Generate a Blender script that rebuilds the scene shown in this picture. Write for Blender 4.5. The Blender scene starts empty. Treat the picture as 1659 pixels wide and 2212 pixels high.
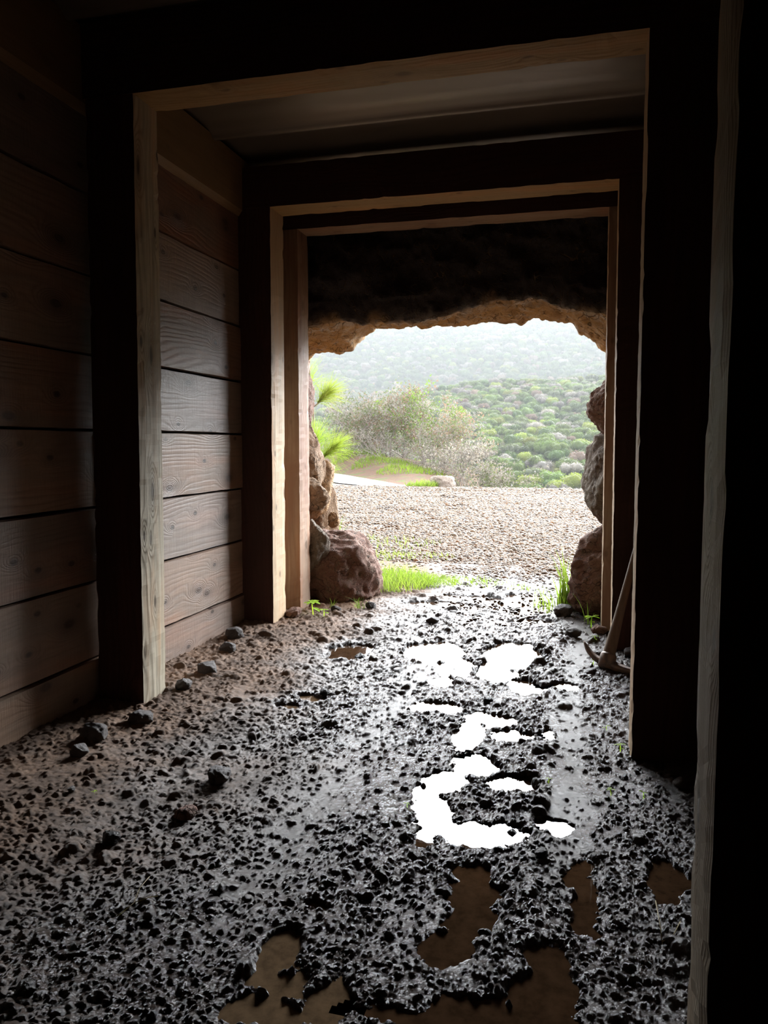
import bpy, math, random
import numpy as np
from mathutils import Matrix, Vector

rng = np.random.default_rng(7)
random.seed(7)
SC = bpy.context.scene
COL = SC.collection

# ------------------------------------------------------------------ noise
def _hash(ix, iy, iz, seed):
    h = (ix.astype(np.int64) * 374761393 + iy.astype(np.int64) * 668265263 + iz.astype(np.int64) * 2147483647 + seed * 1442695041) & 0xFFFFFFFF
    h = ((h ^ (h >> 13)) * 1274126177) & 0xFFFFFFFF
    h = (h ^ (h >> 16)) & 0xFFFFFFFF
    return h.astype(np.float64) / 4294967295.0

def vnoise(x, y, z=None, seed=0):
    x = np.asarray(x, float); y = np.asarray(y, float)
    flat = z is None
    z = np.zeros_like(x) if flat else np.asarray(z, float)
    x0, y0, z0 = np.floor(x), np.floor(y), np.floor(z)
    fx, fy, fz = x - x0, y - y0, z - z0
    ux, uy, uz = (t * t * t * (t * (t * 6 - 15) + 10) for t in (fx, fy, fz))
    def c(a, b, d): return _hash(x0 + a, y0 + b, z0 + d, seed)
    def lay(d):
        return (c(0,0,d)*(1-ux) + c(1,0,d)*ux)*(1-uy) + (c(0,1,d)*(1-ux) + c(1,1,d)*ux)*uy
    r = lay(0)
    if not flat:
        r = r*(1-uz) + lay(1)*uz
    return r*2 - 1

def fbm(x, y, z=None, o=4, seed=0, gain=.5, lac=2.03):
    s = 0; a = 1; n = 0
    for i in range(o):
        s = s + a*vnoise(x, y, z, seed + i*17); n += a; a *= gain
        x = x*lac + 3.1; y = y*lac + 1.7
        if z is not None: z = z*lac + 5.3
    return s/n

def ss(a, b, x):
    t = np.clip((x - a)/(b - a), 0, 1); return t*t*(3 - 2*t)

# ------------------------------------------------------------------ mesh helpers
def raw_mesh(name, V, F, mat=None, smooth=True, attrs=None, nper=None):
    """V (n,3); F (m,k) array or list of index lists."""
    me = bpy.data.meshes.new(name)
    V = np.asarray(V, np.float32)
    if isinstance(F, np.ndarray):
        m, k = F.shape
        me.vertices.add(len(V)); me.vertices.foreach_set('co', V.ravel())
        me.loops.add(m*k); me.loops.foreach_set('vertex_index', F.astype(np.int32).ravel())
        me.polygons.add(m)
        me.polygons.foreach_set('loop_start', np.arange(0, m*k, k, dtype=np.int32))
        me.update(calc_edges=True)
    else:
        me.from_pydata([tuple(map(float, v)) for v in V], [], F)
        me.update()
    if attrs:
        for an, (typ, data) in attrs.items():
            a = me.attributes.new(an, typ, 'POINT')
            data = np.asarray(data, np.float32)
            key = {'FLOAT': 'value', 'FLOAT_VECTOR': 'vector', 'FLOAT_COLOR': 'color'}[typ]
            a.data.foreach_set(key, data.ravel())
    me.polygons.foreach_set('use_smooth', np.full(len(me.polygons), smooth, dtype=bool))
    if mat: me.materials.append(mat)
    return me

def obj(name, me, parent=None, loc=None, rot=None):
    o = bpy.data.objects.new(name, me); COL.objects.link(o)
    if parent: o.parent = parent
    if loc is not None: o.location = loc
    if rot is not None: o.rotation_euler = rot
    return o

def tag(o, label=None, cat=None, group=None, kind=None):
    if label: o['label'] = label
    if cat: o['category'] = cat
    if group: o['group'] = group
    if kind: o['kind'] = kind
    return o

def structure(o, label=None):
    o['kind'] = 'structure'
    if label: o['label'] = label
    return o

class MB:
    def __init__(s): s.V = []; s.F = []; s.A = {}
    def n(s): return sum(len(v) for v in s.V)
    def add(s, V, F, **at):
        b = s.n(); V = np.asarray(V, float); s.V.append(V)
        s.F += [[i + b for i in f] for f in F]
        for k, d in at.items(): s.A.setdefault(k, []).append(np.asarray(d, float))
    def mesh(s, name, mat, smooth=False, types=None):
        at = {}
        for k, lst in s.A.items(): at[k] = ((types or {}).get(k, 'FLOAT'), np.concatenate(lst))
        return raw_mesh(name, np.concatenate(s.V), s.F, mat, smooth, at)

def ico(sub):
    import bmesh
    bm = bmesh.new(); bmesh.ops.create_icosphere(bm, subdivisions=sub, radius=1)
    V = np.array([v.co[:] for v in bm.verts]); F = np.array([[v.index for v in f.verts] for f in bm.faces]); bm.free()
    return V, F
ICO = {i: ico(i) for i in (1, 2, 3, 4, 5, 6)}

# ------------------------------------------------------------------ materials
class N:
    def __init__(s, name):
        s.m = bpy.data.materials.new(name); s.m.use_nodes = True
        s.t = s.m.node_tree; s.t.nodes.clear()
        s.out = s.t.nodes.new('ShaderNodeOutputMaterial')
    def node(s, typ, ins=None, **props):
        n = s.t.nodes.new('ShaderNode' + typ)
        for k, v in props.items(): setattr(n, k, v)
        for k, v in (ins or {}).items(): s.set(n, k, v)
        return n
    def set(s, n, k, v):
        sock = n.inputs[k]
        if isinstance(v, bpy.types.NodeSocket): s.t.links.new(v, sock)
        elif isinstance(v, bpy.types.Node): s.t.links.new(v.outputs[0], sock)
        else: sock.default_value = v
    def math(s, op, a, b=0.0, c=0.0, clamp=False):
        n = s.node('Math', {0: a, 1: b, 2: c}, operation=op, use_clamp=clamp); return n.outputs[0]
    def vmath(s, op, a, b=(0,0,0)):
        n = s.node('VectorMath', {0: a, 1: b}, operation=op); return n.outputs[0]
    def noise(s, vec, scale, detail=4, rough=.5, dist=0.0, out='Fac'):
        n = s.node('TexNoise', {'Vector': vec, 'Scale': scale, 'Detail': detail, 'Roughness': rough, 'Distortion': dist})
        return n.outputs[out]
    def vor(s, vec, scale, feature='F1', out='Distance', rnd=1.0):
        n = s.node('TexVoronoi', {'Vector': vec, 'Scale': scale, 'Randomness': rnd}, feature=feature)
        return n.outputs[out]
    def ramp(s, fac, stops, interp='LINEAR'):
        n = s.node('ValToRGB', {0: fac}); cr = n.color_ramp; cr.interpolation = interp
        while len(cr.elements) > 1: cr.elements.remove(cr.elements[-1])
        for i, (p, c) in enumerate(stops):
            e = cr.elements[0] if i == 0 else cr.elements.new(p)
            e.position = p; e.color = (*c, 1) if len(c) == 3 else c
        return n.outputs[0]
    def mix(s, fac, a, b, blend='MIX'):
        n = s.node('Mix', data_type='RGBA', blend_type=blend)
        s.set(n, 0, fac)
        for i, v in ((6, a), (7, b)):
            if isinstance(v, tuple) and len(v) == 3: v = (*v, 1)
            s.set(n, i, v)
        return n.outputs[2]
    def remap(s, v, a, b, c=0.0, d=1.0):
        n = s.node('MapRange', {0: v, 1: a, 2: b, 3: c, 4: d}); return n.outputs[0]
    def attr(s, name, out='Fac'):
        return s.node('Attribute', attribute_name=name).outputs[out]
    def bump(s, h, strength=.5, dist=.01, normal=None):
        d = {'Height': h, 'Strength': strength, 'Distance': dist}
        if normal is not None: d['Normal'] = normal
        return s.node('Bump', d).outputs[0]
    def bsdf(s, color, rough=.8, normal=None, spec=.5, ior=1.45, **kw):
        ins = {'Base Color': (*color, 1) if isinstance(color, tuple) and len(color) == 3 else color, 'Roughness': rough, 'Specular IOR Level': spec, 'IOR': ior}
        if normal is not None: ins['Normal'] = normal
        ins.update(kw)
        return s.node('BsdfPrincipled', ins)
    def surf(s, sh):
        s.t.links.new(sh.outputs[0] if isinstance(sh, bpy.types.Node) else sh, s.out.inputs['Surface']); return s.m

def wood_mat(name, light, dark, stain_shade, knotc=(.035, .018, .011), tone_amt=.5, ring_f=38, grain=.6, knot_amt=1.0, rough=.6, saw=.5, spec=.35, flow=1.6, kden=(1.7, 3.4)):
    """custom coordinates 'tc' = (along grain, across, depth); 'tone' per board."""
    n = N(name)
    tc = n.attr('tc', 'Vector'); tone = n.attr('tone', 'Fac')
    sep = n.node('SeparateXYZ', {0: tc})
    slow = n.noise(n.vmath('MULTIPLY', tc, (.8, 3.0, 3.0)), 1.0, 1, .4)
    warp = n.noise(n.vmath('MULTIPLY', tc, (3.0, 14, 14)), 1.0, 3, .55)
    def knots(off, kd_):
        kv = n.vmath('ADD', n.vmath('MULTIPLY', tc, (kd_[0], kd_[1], 0)), off)
        vv = n.node('TexVoronoi', {'Vector': kv, 'Scale': 1.0, 'Randomness': 1.0}, voronoi_dimensions='2D')
        on = n.remap(n.node('SeparateColor', {0: vv.outputs['Color']}).outputs[0], .35, .5)
        d = vv.outputs['Distance']
        bell = n.math('MULTIPLY', n.math('POWER', 2.718, n.math('MULTIPLY', n.math('MULTIPLY', d, d), -38.0)), on)
        core = n.math('MULTIPLY', n.remap(d, .035, .075, 1.0, 0.0), on)
        return bell, core
    b1, c1 = knots((0, 0, 0), kden); b2, c2 = knots((7.3, 3.1, 0), (kden[0]*1.7, kden[1]*1.5))
    bell = n.math('ADD', b1, n.math('MULTIPLY', b2, .5)); core = n.math('MAXIMUM', c1, c2)
    field = n.math('ADD', n.math('MULTIPLY', sep.outputs[1], float(ring_f)), n.math('MULTIPLY', warp, 1.3))
    field = n.math('ADD', field, n.math('MULTIPLY', slow, 3.0*flow*ring_f/20))
    field = n.math('ADD', field, n.math('MULTIPLY', bell, 5.5*knot_amt*ring_f/30))
    rings = n.math('SINE', n.math('MULTIPLY', field, 6.283))
    rings = n.remap(rings, -1, 1)
    rings = n.math('POWER', rings, 2.2)
    vis = n.remap(n.noise(n.vmath('MULTIPLY', tc, (1.3, 5, 5)), 1.0, 2, .5), .35, .65, .25, 1.0)
    rings = n.math('MULTIPLY', rings, vis)
    fib = n.noise(n.vmath('MULTIPLY', tc, (6, 260, 200)), 1.0, 2, .6)
    fib2 = n.noise(n.vmath('MULTIPLY', tc, (1.6, 46, 46)), 1.0, 4, .6)
    sawn = n.noise(n.vmath('MULTIPLY', tc, (260, 5, 5)), 1.0, 3, .6)
    blot = n.noise(n.vmath('MULTIPLY', tc, (1.6, 4, 4)), 1.0, 5, .6)
    red = n.noise(n.vmath('MULTIPLY', tc, (1.1, 6, 6)), 1.0, 3, .6)
    c = n.mix(n.math('MULTIPLY', rings, grain), light, dark)
    c = n.mix(n.remap(fib2, .38, .7, 0, .5), c, dark)
    c = n.mix(n.remap(blot, .42, .62, 0, .85), c, stain_shade)
    c = n.mix(n.remap(red, .52, .68, 0, .45), c, (light[0]*1.15, light[1]*.78, light[2]*.55))
    c = n.mix(n.remap(sawn, .4, .7, 0, .35*min(saw, 1)), c, dark)
    c = n.mix(n.math('MULTIPLY', n.math('MULTIPLY', core, knot_amt), .8, clamp=True), c, knotc)
    halo = n.math('MULTIPLY', n.math('MULTIPLY', bell, knot_amt), .5, clamp=True)
    c = n.mix(halo, c, tuple(x*.6 for x in dark))
    tn = n.remap(tone, 0, 1, 1 - tone_amt, 1 + tone_amt)
    hs = n.node('HueSaturation', {'Color': c, 'Value': tn, 'Hue': n.remap(tone, 0, 1, .487, .51), 'Saturation': n.remap(n.math('FRACT', n.math('MULTIPLY', tone, 7.3)), 0, 1, .6, 1.25)})
    h = n.math('ADD', n.math('MULTIPLY', rings, .45), n.math('MULTIPLY', fib, .3))
    h = n.math('ADD', h, n.math('MULTIPLY', sawn, saw))
    h = n.math('ADD', h, n.math('MULTIPLY', fib2, .5))
    nb = n.bump(h, .7, .0022)
    return n.surf(n.bsdf(hs.outputs[0], n.remap(rings, 0, 1, rough, rough + .15), nb, spec))

M = {}
M['plank'] = wood_mat('rough_sawn_plank', (.36, .235, .165), (.17, .10, .07), (.24, .185, .145), tone_amt=.45, ring_f=34, knot_amt=1.35, saw=.8, rough=.40, spec=.8, grain=.5)
M['header'] = wood_mat('smooth_board', (.28, .185, .095), (.19, .115, .055), (.23, .155, .08), tone_amt=.25, ring_f=9, knot_amt=.15, saw=.05, grain=.3)
M['beam'] = wood_mat('timber_beam', (.44, .29, .135), (.22, .125, .055), (.34, .23, .11), tone_amt=.25, ring_f=40, knot_amt=.5, saw=.3, grain=.5)
M['post_grey'] = wood_mat('weathered_post', (.62, .56, .44), (.17, .14, .095), (.42, .37, .275), tone_amt=.2, ring_f=34, knot_amt=1.0, saw=.1, grain=.95, flow=1.5, kden=(1.4, 5))
M['post_brown'] = wood_mat('brown_weathered_post', (.40, .33, .24), (.12, .09, .06), (.28, .23, .165), tone_amt=.2, ring_f=70, knot_amt=.8, saw=.1, grain=.9, flow=.7)
M['post_tan'] = wood_mat('tan_post', (.56, .43, .29), (.36, .25, .15), (.46, .35, .23), tone_amt=.2, ring_f=36, knot_amt=.7, saw=.12, grain=.4)
M['shade_red'] = wood_mat('shade_painted_red_timber', (.075, .034, .026), (.035, .018, .014), (.05, .026, .02), tone_amt=.1, ring_f=30, knot_amt=.3, saw=.2, grain=.5, spec=.2)  # reddish timber with the shade of the unlit fronts put into its colour
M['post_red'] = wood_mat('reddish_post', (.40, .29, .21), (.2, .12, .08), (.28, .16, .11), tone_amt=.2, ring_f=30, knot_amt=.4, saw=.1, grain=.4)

def rock_mat(name, a, b, c, scale=6.0, rough=.85, wet=0.0):
    n = N(name)
    tc = n.node('TexCoord').outputs['Object']
    geo = n.attr('rs', 'Vector')
    v = n.vmath('ADD', tc, geo)
    n1 = n.noise(v, scale*.6, 6, .6); n2 = n.noise(v, scale*3, 6, .65); n3 = n.noise(v, scale*14, 5, .7)
    cr = n.vor(n.vmath('ADD', v, n.vmath('SCALE', n.node('TexNoise', {'Vector': v, 'Scale': scale*.8}).outputs['Color'])), scale*1.1, 'DISTANCE_TO_EDGE')
    col = n.mix(n.remap(n1, .38, .62), a, b)
    col = n.mix(n.remap(n2, .5, .72), col, c)
    col = n.mix(n.remap(n3, .45, .75, 0, .5), col, tuple(x*.35 for x in a))
    col = n.mix(n.attr('dark', 'Fac'), col, n.mix(n2, (.02, .016, .015), (.05, .036, .032)))  # puts the shade of an unlit face into the rock colour
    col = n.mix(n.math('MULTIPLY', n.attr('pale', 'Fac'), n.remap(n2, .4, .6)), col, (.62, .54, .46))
    crack = n.remap(cr, 0, .03, 1, 0)
    col = n.mix(n.math('MULTIPLY', crack, .6), col, tuple(x*.3 for x in a))
    h = n.math('ADD', n.math('MULTIPLY', n2, .7), n.math('MULTIPLY', n3, .35))
    h = n.math('SUBTRACT', h, n.math('MULTIPLY', crack, .45))
    nb = n.bump(h, 1.0, .045)
    return n.surf(n.bsdf(col, rough, nb, .4))
M['rock_red'] = rock_mat('reddish_rock', (.23, .12, .09), (.33, .20, .15), (.25, .195, .15))
M['rock_grey'] = rock_mat('grey_rock', (.20, .145, .11), (.30, .25, .195), (.34, .31, .26), 8)
M['rock_ochre'] = rock_mat('ochre_rock', (.42, .22, .09), (.52, .34, .19), (.33, .23, .15), 5)
M['rock_tan'] = rock_mat('tan_rock', (.36, .235, .15), (.46, .33, .22), (.25, .17, .115), 5)
M['lintel_rock'] = rock_mat('lintel_rock', (.62, .36, .13), (.5, .31, .15), (.6, .5, .40), 5)
M['stone'] = rock_mat('angular_stone', (.13, .11, .105), (.22, .195, .185), (.17, .13, .11), 30, .6)
M['dark_stone'] = rock_mat('wet_dark_stone', (.03, .022, .02), (.05, .038, .032), (.035, .024, .02), 40, .3)
M['pale_rock'] = rock_mat('pale_rock', (.40, .33, .28), (.5, .42, .36), (.33, .26, .21), 5)

def mud_mat():
    n = N('wet_mud')
    wet = n.attr('wet', 'Fac')
    tc = n.node('TexCoord').outputs['Object']
    n1 = n.noise(tc, 3.0, 5, .6); n2 = n.noise(tc, 45, 5, .7); n3 = n.noise(tc, 190, 4, .7)
    gr = n.vor(n.vmath('ADD', tc, n.vmath('SCALE', n.node('TexNoise', {'Vector': tc, 'Scale': 60.0}).outputs['Color'], (0, 0, 0))), 150.0)
    dry = n.mix(n.remap(n1, .4, .6), (.30, .18, .11), (.19, .125, .088))
    dry = n.mix(n.remap(n2, .45, .7, 0, .6), dry, (.08, .055, .044))
    wetc = n.mix(n.remap(n2, .4, .65), (.03, .021, .018), (.07, .047, .036))
    col = n.mix(wet, dry, wetc)
    pk = n.attr('packed', 'Fac')
    r = n.math('ADD', n.remap(wet, 0, 1, .8, .12), n.remap(n1, .3, .7, -.05, .10))
    r = n.math('ADD', r, n.math('MULTIPLY', pk, .1))
    h = n.math('ADD', n.math('MULTIPLY', n2, .6), n.math('MULTIPLY', n3, .45))
    h = n.math('SUBTRACT', h, n.math('MULTIPLY', gr, .35))
    nb = n.bump(n.math('MULTIPLY', h, n.remap(pk, 0, 1, 1.0, .5)), 1.0, .0045)
    return n.surf(n.bsdf(col, r, nb, n.remap(wet, 0, 1, .3, .7), 1.5))
M['mud'] = mud_mat()

def water_mat(name, col, rough=.015):
    n = N(name)
    tc = n.node('TexCoord').outputs['Object']
    n2 = n.noise(tc, 28, 6, .65)
    c = n.mix(n.remap(n2, .35, .65), col, tuple(x*.55 for x in col))
    nb = n.bump(n.noise(tc, 14, 2, .5), .05, .002)
    return n.surf(n.bsdf(c, rough, nb, .5, 1.36))
M['water'] = water_mat('brown_water', (.062, .034, .018))
M['water_tan'] = water_mat('tan_water', (.16, .105, .06))

def gravel_ground():
    n = N('gravel_ground')
    tc = n.node('TexCoord').outputs['Object']
    vz = n.node('TexVoronoi', {'Vector': tc, 'Scale': 30.0})
    d = vz.outputs['Distance']
    rc = n.node('SeparateColor', {0: vz.outputs['Color']}).outputs[0]
    col = n.ramp(rc, [(0, (.12, .08, .055)), (.3, (.18, .135, .10)), (.55, (.22, .175, .135)), (.75, (.14, .12, .10)), (1, (.25, .215, .185))])
    col = n.mix(n.remap(d, .35, .65, 0, .75), col, (.16, .11, .08))
    big = n.noise(tc, .35, 4, .5)
    col = n.mix(n.remap(big, .4, .7, 0, .25), col, (.38, .28, .2))
    nb = n.bump(n.math('SUBTRACT', 1.0, n.math('MULTIPLY', d, d)), 1.0, .02)
    soil = n.attr('soil', 'Fac')
    s2 = n.noise(tc, 25, 6, .7)
    sc = n.mix(s2, (.12, .075, .05), (.24, .14, .09))
    col = n.mix(soil, col, sc)
    return n.surf(n.bsdf(col, n.remap(soil, 0, 1, .7, .35), nb, .35))
M['gravel'] = gravel_ground()

def pebble_mat():
    n = N('river_pebbles')
    c = n.attr('col', 'Color')
    w = n.attr('wetp', 'Fac')
    return n.surf(n.bsdf(n.mix(w, c, n.mix(1.0, c, (.42, .38, .36), 'MULTIPLY')), n.remap(w, 0, 1, .65, .22), None, .45))
M['pebble'] = pebble_mat()

def terrain_mat():
    n = N('hill_soil')
    tc = n.node('TexCoord').outputs['Object']
    a = n.noise(tc, .12, 6, .6); b = n.noise(tc, 2.5, 6, .7)
    c = n.mix(n.remap(a, .35, .65), (.055, .075, .022), (.10, .085, .045))
    c = n.mix(n.remap(b, .5, .7, 0, .7), c, (.04, .045, .02))
    bank = n.attr('bank', 'Fac')
    bc = n.mix(n.remap(b, .4, .62), (.16, .095, .065), (.12, .085, .06))
    bc = n.mix(n.remap(n.noise(tc, 1.1, 5, .6), .52, .6, 0, .8), bc, (.10, .13, .045))
    c = n.mix(bank, c, bc)
    return n.surf(n.bsdf(c, .95, n.bump(b, .8, .1), .1))
M['terrain'] = terrain_mat()

def leaf_mat(name, a, b, trans=.45, rough=.6, var=.35, tcol=None):
    n = N(name)
    oi = n.node('ObjectInfo').outputs['Random']
    tc = n.node('TexCoord').outputs['Object']
    k = n.noise(tc, 1.7, 3, .6)
    c = n.mix(n.remap(k, .35, .65), a, b)
    hs = n.node('HueSaturation', {'Color': c, 'Value': n.remap(oi, 0, 1, 1 - var, 1 + var), 'Hue': n.remap(oi, 0, 1, .485, .515)})
    d = n.node('BsdfPrincipled', {'Base Color': hs.outputs[0], 'Roughness': rough, 'Specular IOR Level': .15})
    tcl = n.mix(1.0, hs.outputs[0], tcol or (1.5, 1.7, .8), 'MULTIPLY')
    t = n.node('BsdfTranslucent', {'Color': tcl})
    mx = n.node('MixShader', {0: trans, 1: d.outputs[0], 2: t.outputs[0]})
    return n.surf(mx)
M['grass'] = leaf_mat('bright_grass', (.13, .20, .04), (.20, .26, .07), .5, var=.1)
M['needle'] = leaf_mat('pine_needle', (.17, .25, .05), (.26, .28, .075), .4, var=.1)
M['seedling'] = leaf_mat('seedling_leaf', (.32, .5, .05), (.42, .55, .08), .45, var=.1)
M['dry_stem'] = leaf_mat('dry_stem', (.4, .33, .2), (.3, .24, .14), .2, var=.1)
SHR = {
 'dark_green': leaf_mat('shrub_dark_green', (.065, .10, .03), (.09, .125, .04), .35),
 'green': leaf_mat('shrub_green', (.11, .155, .04), (.145, .18, .055), .35),
 'lime': leaf_mat('shrub_lime', (.19, .22, .04), (.24, .25, .055), .35),
 'grey': leaf_mat('shrub_grey', (.22, .205, .18), (.29, .265, .235), .3, tcol=(1.3, 1.2, 1.1)),
 'sage': leaf_mat('shrub_sage', (.12, .14, .085), (.17, .18, .12), .3),
 'rust': leaf_mat('shrub_rust', (.21, .15, .115), (.26, .195, .15), .3, tcol=(1.3, 1.1, .9)),
}
n = N('twig_bark'); M['twig'] = n.surf(n.bsdf((.30, .26, .235), .9))
n = N('pale_concrete'); tc = n.node('TexCoord').outputs['Object']
M['path'] = n.surf(n.bsdf(n.mix(n.noise(tc, 3, 5, .6), (.28, .28, .28), (.38, .38, .38)), .7))
n = N('black_soil'); M['soil'] = n.surf(n.bsdf((.03, .022, .018), 1.0, None, .1))
n = N('ceiling_sheet'); tc = n.node('TexCoord').outputs['Object']
st = n.noise(n.vmath('MULTIPLY', tc, (1.2, 9, 9)), 1.0, 5, .6)
M['sheet'] = n.surf(n.bsdf(n.mix(st, (.16, .13, .10), (.26, .225, .19)), n.remap(st, .3, .7, .3, .5), None, .6, Metallic=.35))
n = N('rusty_steel'); tc = n.node('TexCoord').outputs['Object']; r1 = n.noise(tc, 30, 5, .7)
M['steel'] = n.surf(n.bsdf(n.mix(n.remap(r1, .4, .6), (.16, .13, .12), (.26, .17, .12)), .5, n.bump(r1, .3, .002), .5, Metallic=.4))
M['handle'] = wood_mat('worn_handle_wood', (.24, .17, .12), (.12, .08, .055), (.17, .12, .085), tone_amt=.1, ring_f=20, knot_amt=.0, saw=.1, rough=.45)

# ------------------------------------------------------------------ timber
def timber(mb, cs, along, tone, nl=60, nw=4, chip=.004, seed=0, t_off=None):
    """cs: 8 corners as function of (a,b,t) a,b in [0,1] across, t along -> point. Builds a subdivided box with worn edges."""
    na = nw; nb = nw
    ring = [(i/na, 0.) for i in range(na)] + [(1., i/nb) for i in range(nb)] + [(1 - i/na, 1.) for i in range(na)] + [(0., 1 - i/nb) for i in range(nb)]
    m = len(ring); V = []; TC = []
    off = t_off if t_off is not None else (seed*3.37 % 50, seed*1.91 % 40, seed*.77 % 30)
    r = random.Random(seed)
    per = [0]
    pts = []
    for k in range(nl + 1):
        t = k/nl
        for (a, b) in ring:
            p = np.array(cs(a, b, t), float)
            pts.append(p); TC.append((a, b, t))
    V = np.array(pts)
    c = V.reshape(nl + 1, m, 3).mean(1)
    # worn corners: pull corner vertices inward by noise
    for k in range(nl + 1):
        for j, (a, b) in enumerate(ring):
            corner = (a in (0., 1.)) and (b in (0., 1.))
            i = k*m + j
            if corner:
                w = .003 + chip*max(0., float(vnoise(np.array([k*.35 + j*9.1]), np.array([seed*7.7]), seed=seed)[0]))*1.6
                if r.random() < .02: w += chip*1.2
                d = c[k] - V[i]; d /= np.linalg.norm(d); V[i] += d*w
            else:
                V[i] += .0012*np.array([r.uniform(-1, 1) for _ in range(3)])
    F = []
    for k in range(nl):
        for j in range(m):
            F.append([k*m + j, k*m + (j + 1) % m, (k + 1)*m + (j + 1) % m, (k + 1)*m + j])
    F.append([j for j in range(m)][::-1]); F.append([nl*m + j for j in range(m)])
    ax = {'X': 0, 'Y': 1, 'Z': 2}[along]
    oth = [i for i in range(3) if i != ax]
    tc = np.stack([V[:, ax] + off[0], V[:, oth[0]] + V[:, oth[1]]*1.0 + off[1], V[:, oth[1]]*.6 - V[:, oth[0]]*.6 + off[2]], 1)
    mb.add(V, F, tc=tc, tone=np.full(len(V), tone))
TT = {'tc': 'FLOAT_VECTOR', 'tone': 'FLOAT'}

Z_SOF = 2.655
def frame(name, label, y0, y1, lb, lt, rb, rt, mats, seed, ztop=2.95, wl=.235, wr=.24):
    root = obj(name, None, loc=(-.9, (y0 + y1)/2, 0))
    tag(root, label, 'timber frame')
    off = Vector((-.9, (y0 + y1)/2, 0))
    stain_shade = M['shade_red'] if mats[0] is not M['post_red'] else M['post_red']  # fronts facing away from daylight: shade painted in, except the outermost posts
    def child(nm, cs, along, mat, sd, nl, nw=4):
        mb = MB(); timber(mb, cs, along, .5, nl=nl, nw=nw, seed=sd)
        mb.V = [v - np.array(off) for v in mb.V]
        me = mb.mesh(nm, mat, False, TT)
        me.materials.append(stain_shade)
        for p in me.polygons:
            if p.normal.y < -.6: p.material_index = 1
        if nm == 'beam': me.materials[1] = M['shade_red']
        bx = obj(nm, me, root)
        return bx
    zt = Z_SOF + .002
    # the posts lean a little: bottom / top x of the inner face
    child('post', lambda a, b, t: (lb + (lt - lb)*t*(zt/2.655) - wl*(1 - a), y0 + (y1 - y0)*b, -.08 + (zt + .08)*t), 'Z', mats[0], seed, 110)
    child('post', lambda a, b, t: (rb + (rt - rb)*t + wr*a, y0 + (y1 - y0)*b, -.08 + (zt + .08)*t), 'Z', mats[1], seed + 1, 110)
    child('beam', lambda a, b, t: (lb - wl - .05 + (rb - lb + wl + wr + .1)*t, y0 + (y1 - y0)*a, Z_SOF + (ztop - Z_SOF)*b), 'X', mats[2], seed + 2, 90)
    return root
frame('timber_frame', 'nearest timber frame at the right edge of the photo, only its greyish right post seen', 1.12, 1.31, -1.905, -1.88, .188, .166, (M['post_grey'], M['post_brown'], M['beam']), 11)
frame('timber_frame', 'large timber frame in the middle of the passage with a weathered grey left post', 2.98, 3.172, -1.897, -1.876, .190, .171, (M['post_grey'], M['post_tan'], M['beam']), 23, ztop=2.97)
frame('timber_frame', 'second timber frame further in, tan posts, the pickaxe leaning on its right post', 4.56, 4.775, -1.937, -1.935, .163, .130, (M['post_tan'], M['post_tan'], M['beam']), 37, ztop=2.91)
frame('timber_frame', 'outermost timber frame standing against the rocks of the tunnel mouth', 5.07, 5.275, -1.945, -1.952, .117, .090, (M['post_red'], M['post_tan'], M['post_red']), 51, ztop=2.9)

# plank walls
def plank_wall(name, xs, side, label):
    mb = MB(); sd = 100 if side < 0 else 200
    edges = [-.12, .218, .570, .907, 1.256, 1.589, 1.935, 2.285, 2.64]
    for (ya, yb) in ((-3.0, -1.0), (-1.0, 1.2), (1.2, 3.07), (3.07, 4.66), (4.66, 5.3)):
        for i in range(len(edges) - 1):
            za, zb = edges[i] + random.uniform(.003, .007), edges[i + 1] - random.uniform(.002, .005)
            sd += 1
            dx = random.uniform(-.006, .006)
            tone = {(3.07, 3): .62, (3.07, 4): .42, (3.07, 2): .55, (3.07, 1): .6, (3.07, 0): .45, (3.07, 5): .35, (3.07, 6): .7, (1.2, 4): .5, (1.2, 3): .62}.get((ya, i), random.uniform(.15, .8))
            x0 = xs + dx
            def cs(a, b, t, x0=x0, ya=ya, yb=yb, za=za, zb=zb):
                return (x0 - side*(-.045)*(1 - a) if side < 0 else x0 + .045*a, ya + .002 + (yb - ya - .004)*t, za + (zb - za)*b)
            def cs2(a, b, t, x0=x0, ya=ya, yb=yb, za=za, zb=zb):
                return (x0 - .045*(1 - a) if side < 0 else x0 + .045*a, ya + .002 + (yb - ya - .004)*t, za + (zb - za)*b)
            timber(mb, cs2, 'Y', tone, nl=24, nw=2, chip=.0025, seed=sd)
    me = mb.mesh(name, M['plank'], False, TT)
    o = obj(name, me); structure(o, label)
    return o
wl = plank_wall('wall_left', -2.15, -1, 'left wall of wide rough-sawn horizontal planks')
wr = plank_wall('wall_right', .44, 1, 'right wall of horizontal planks in deep shadow')

def header(name, xs, side):
    mb = MB(); sd = 300
    for (ya, yb) in ((-3.0, 1.2), (1.2, 3.07), (3.07, 4.66)):
        sd += 1
        def cs(a, b, t):
            x = xs - .05*(1 - a) if side < 0 else xs + .05*a
            x -= side*0
            inner = a if side < 0 else 1 - a
            z = 2.615 + (2.965 - 2.615)*b
            if b < .01: z += (1 - inner)*0 + (.03 if inner > .9 else 0)
            return (x + (-side)*.028*inner if side < 0 else x - .028*inner, ya + (yb - ya)*t, z)
        timber(mb, cs, 'Y', .5, nl=30, nw=3, chip=.002, seed=sd)
    me = mb.mesh(name, M['header'], False, TT)
    return structure(obj(name, me))
header('trim_1', -2.15, -1)['label'] = 'smooth tan board running along the top of the left wall'
header('trim_2', .44, 1)['label'] = 'smooth board along the top of the right wall'

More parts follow.
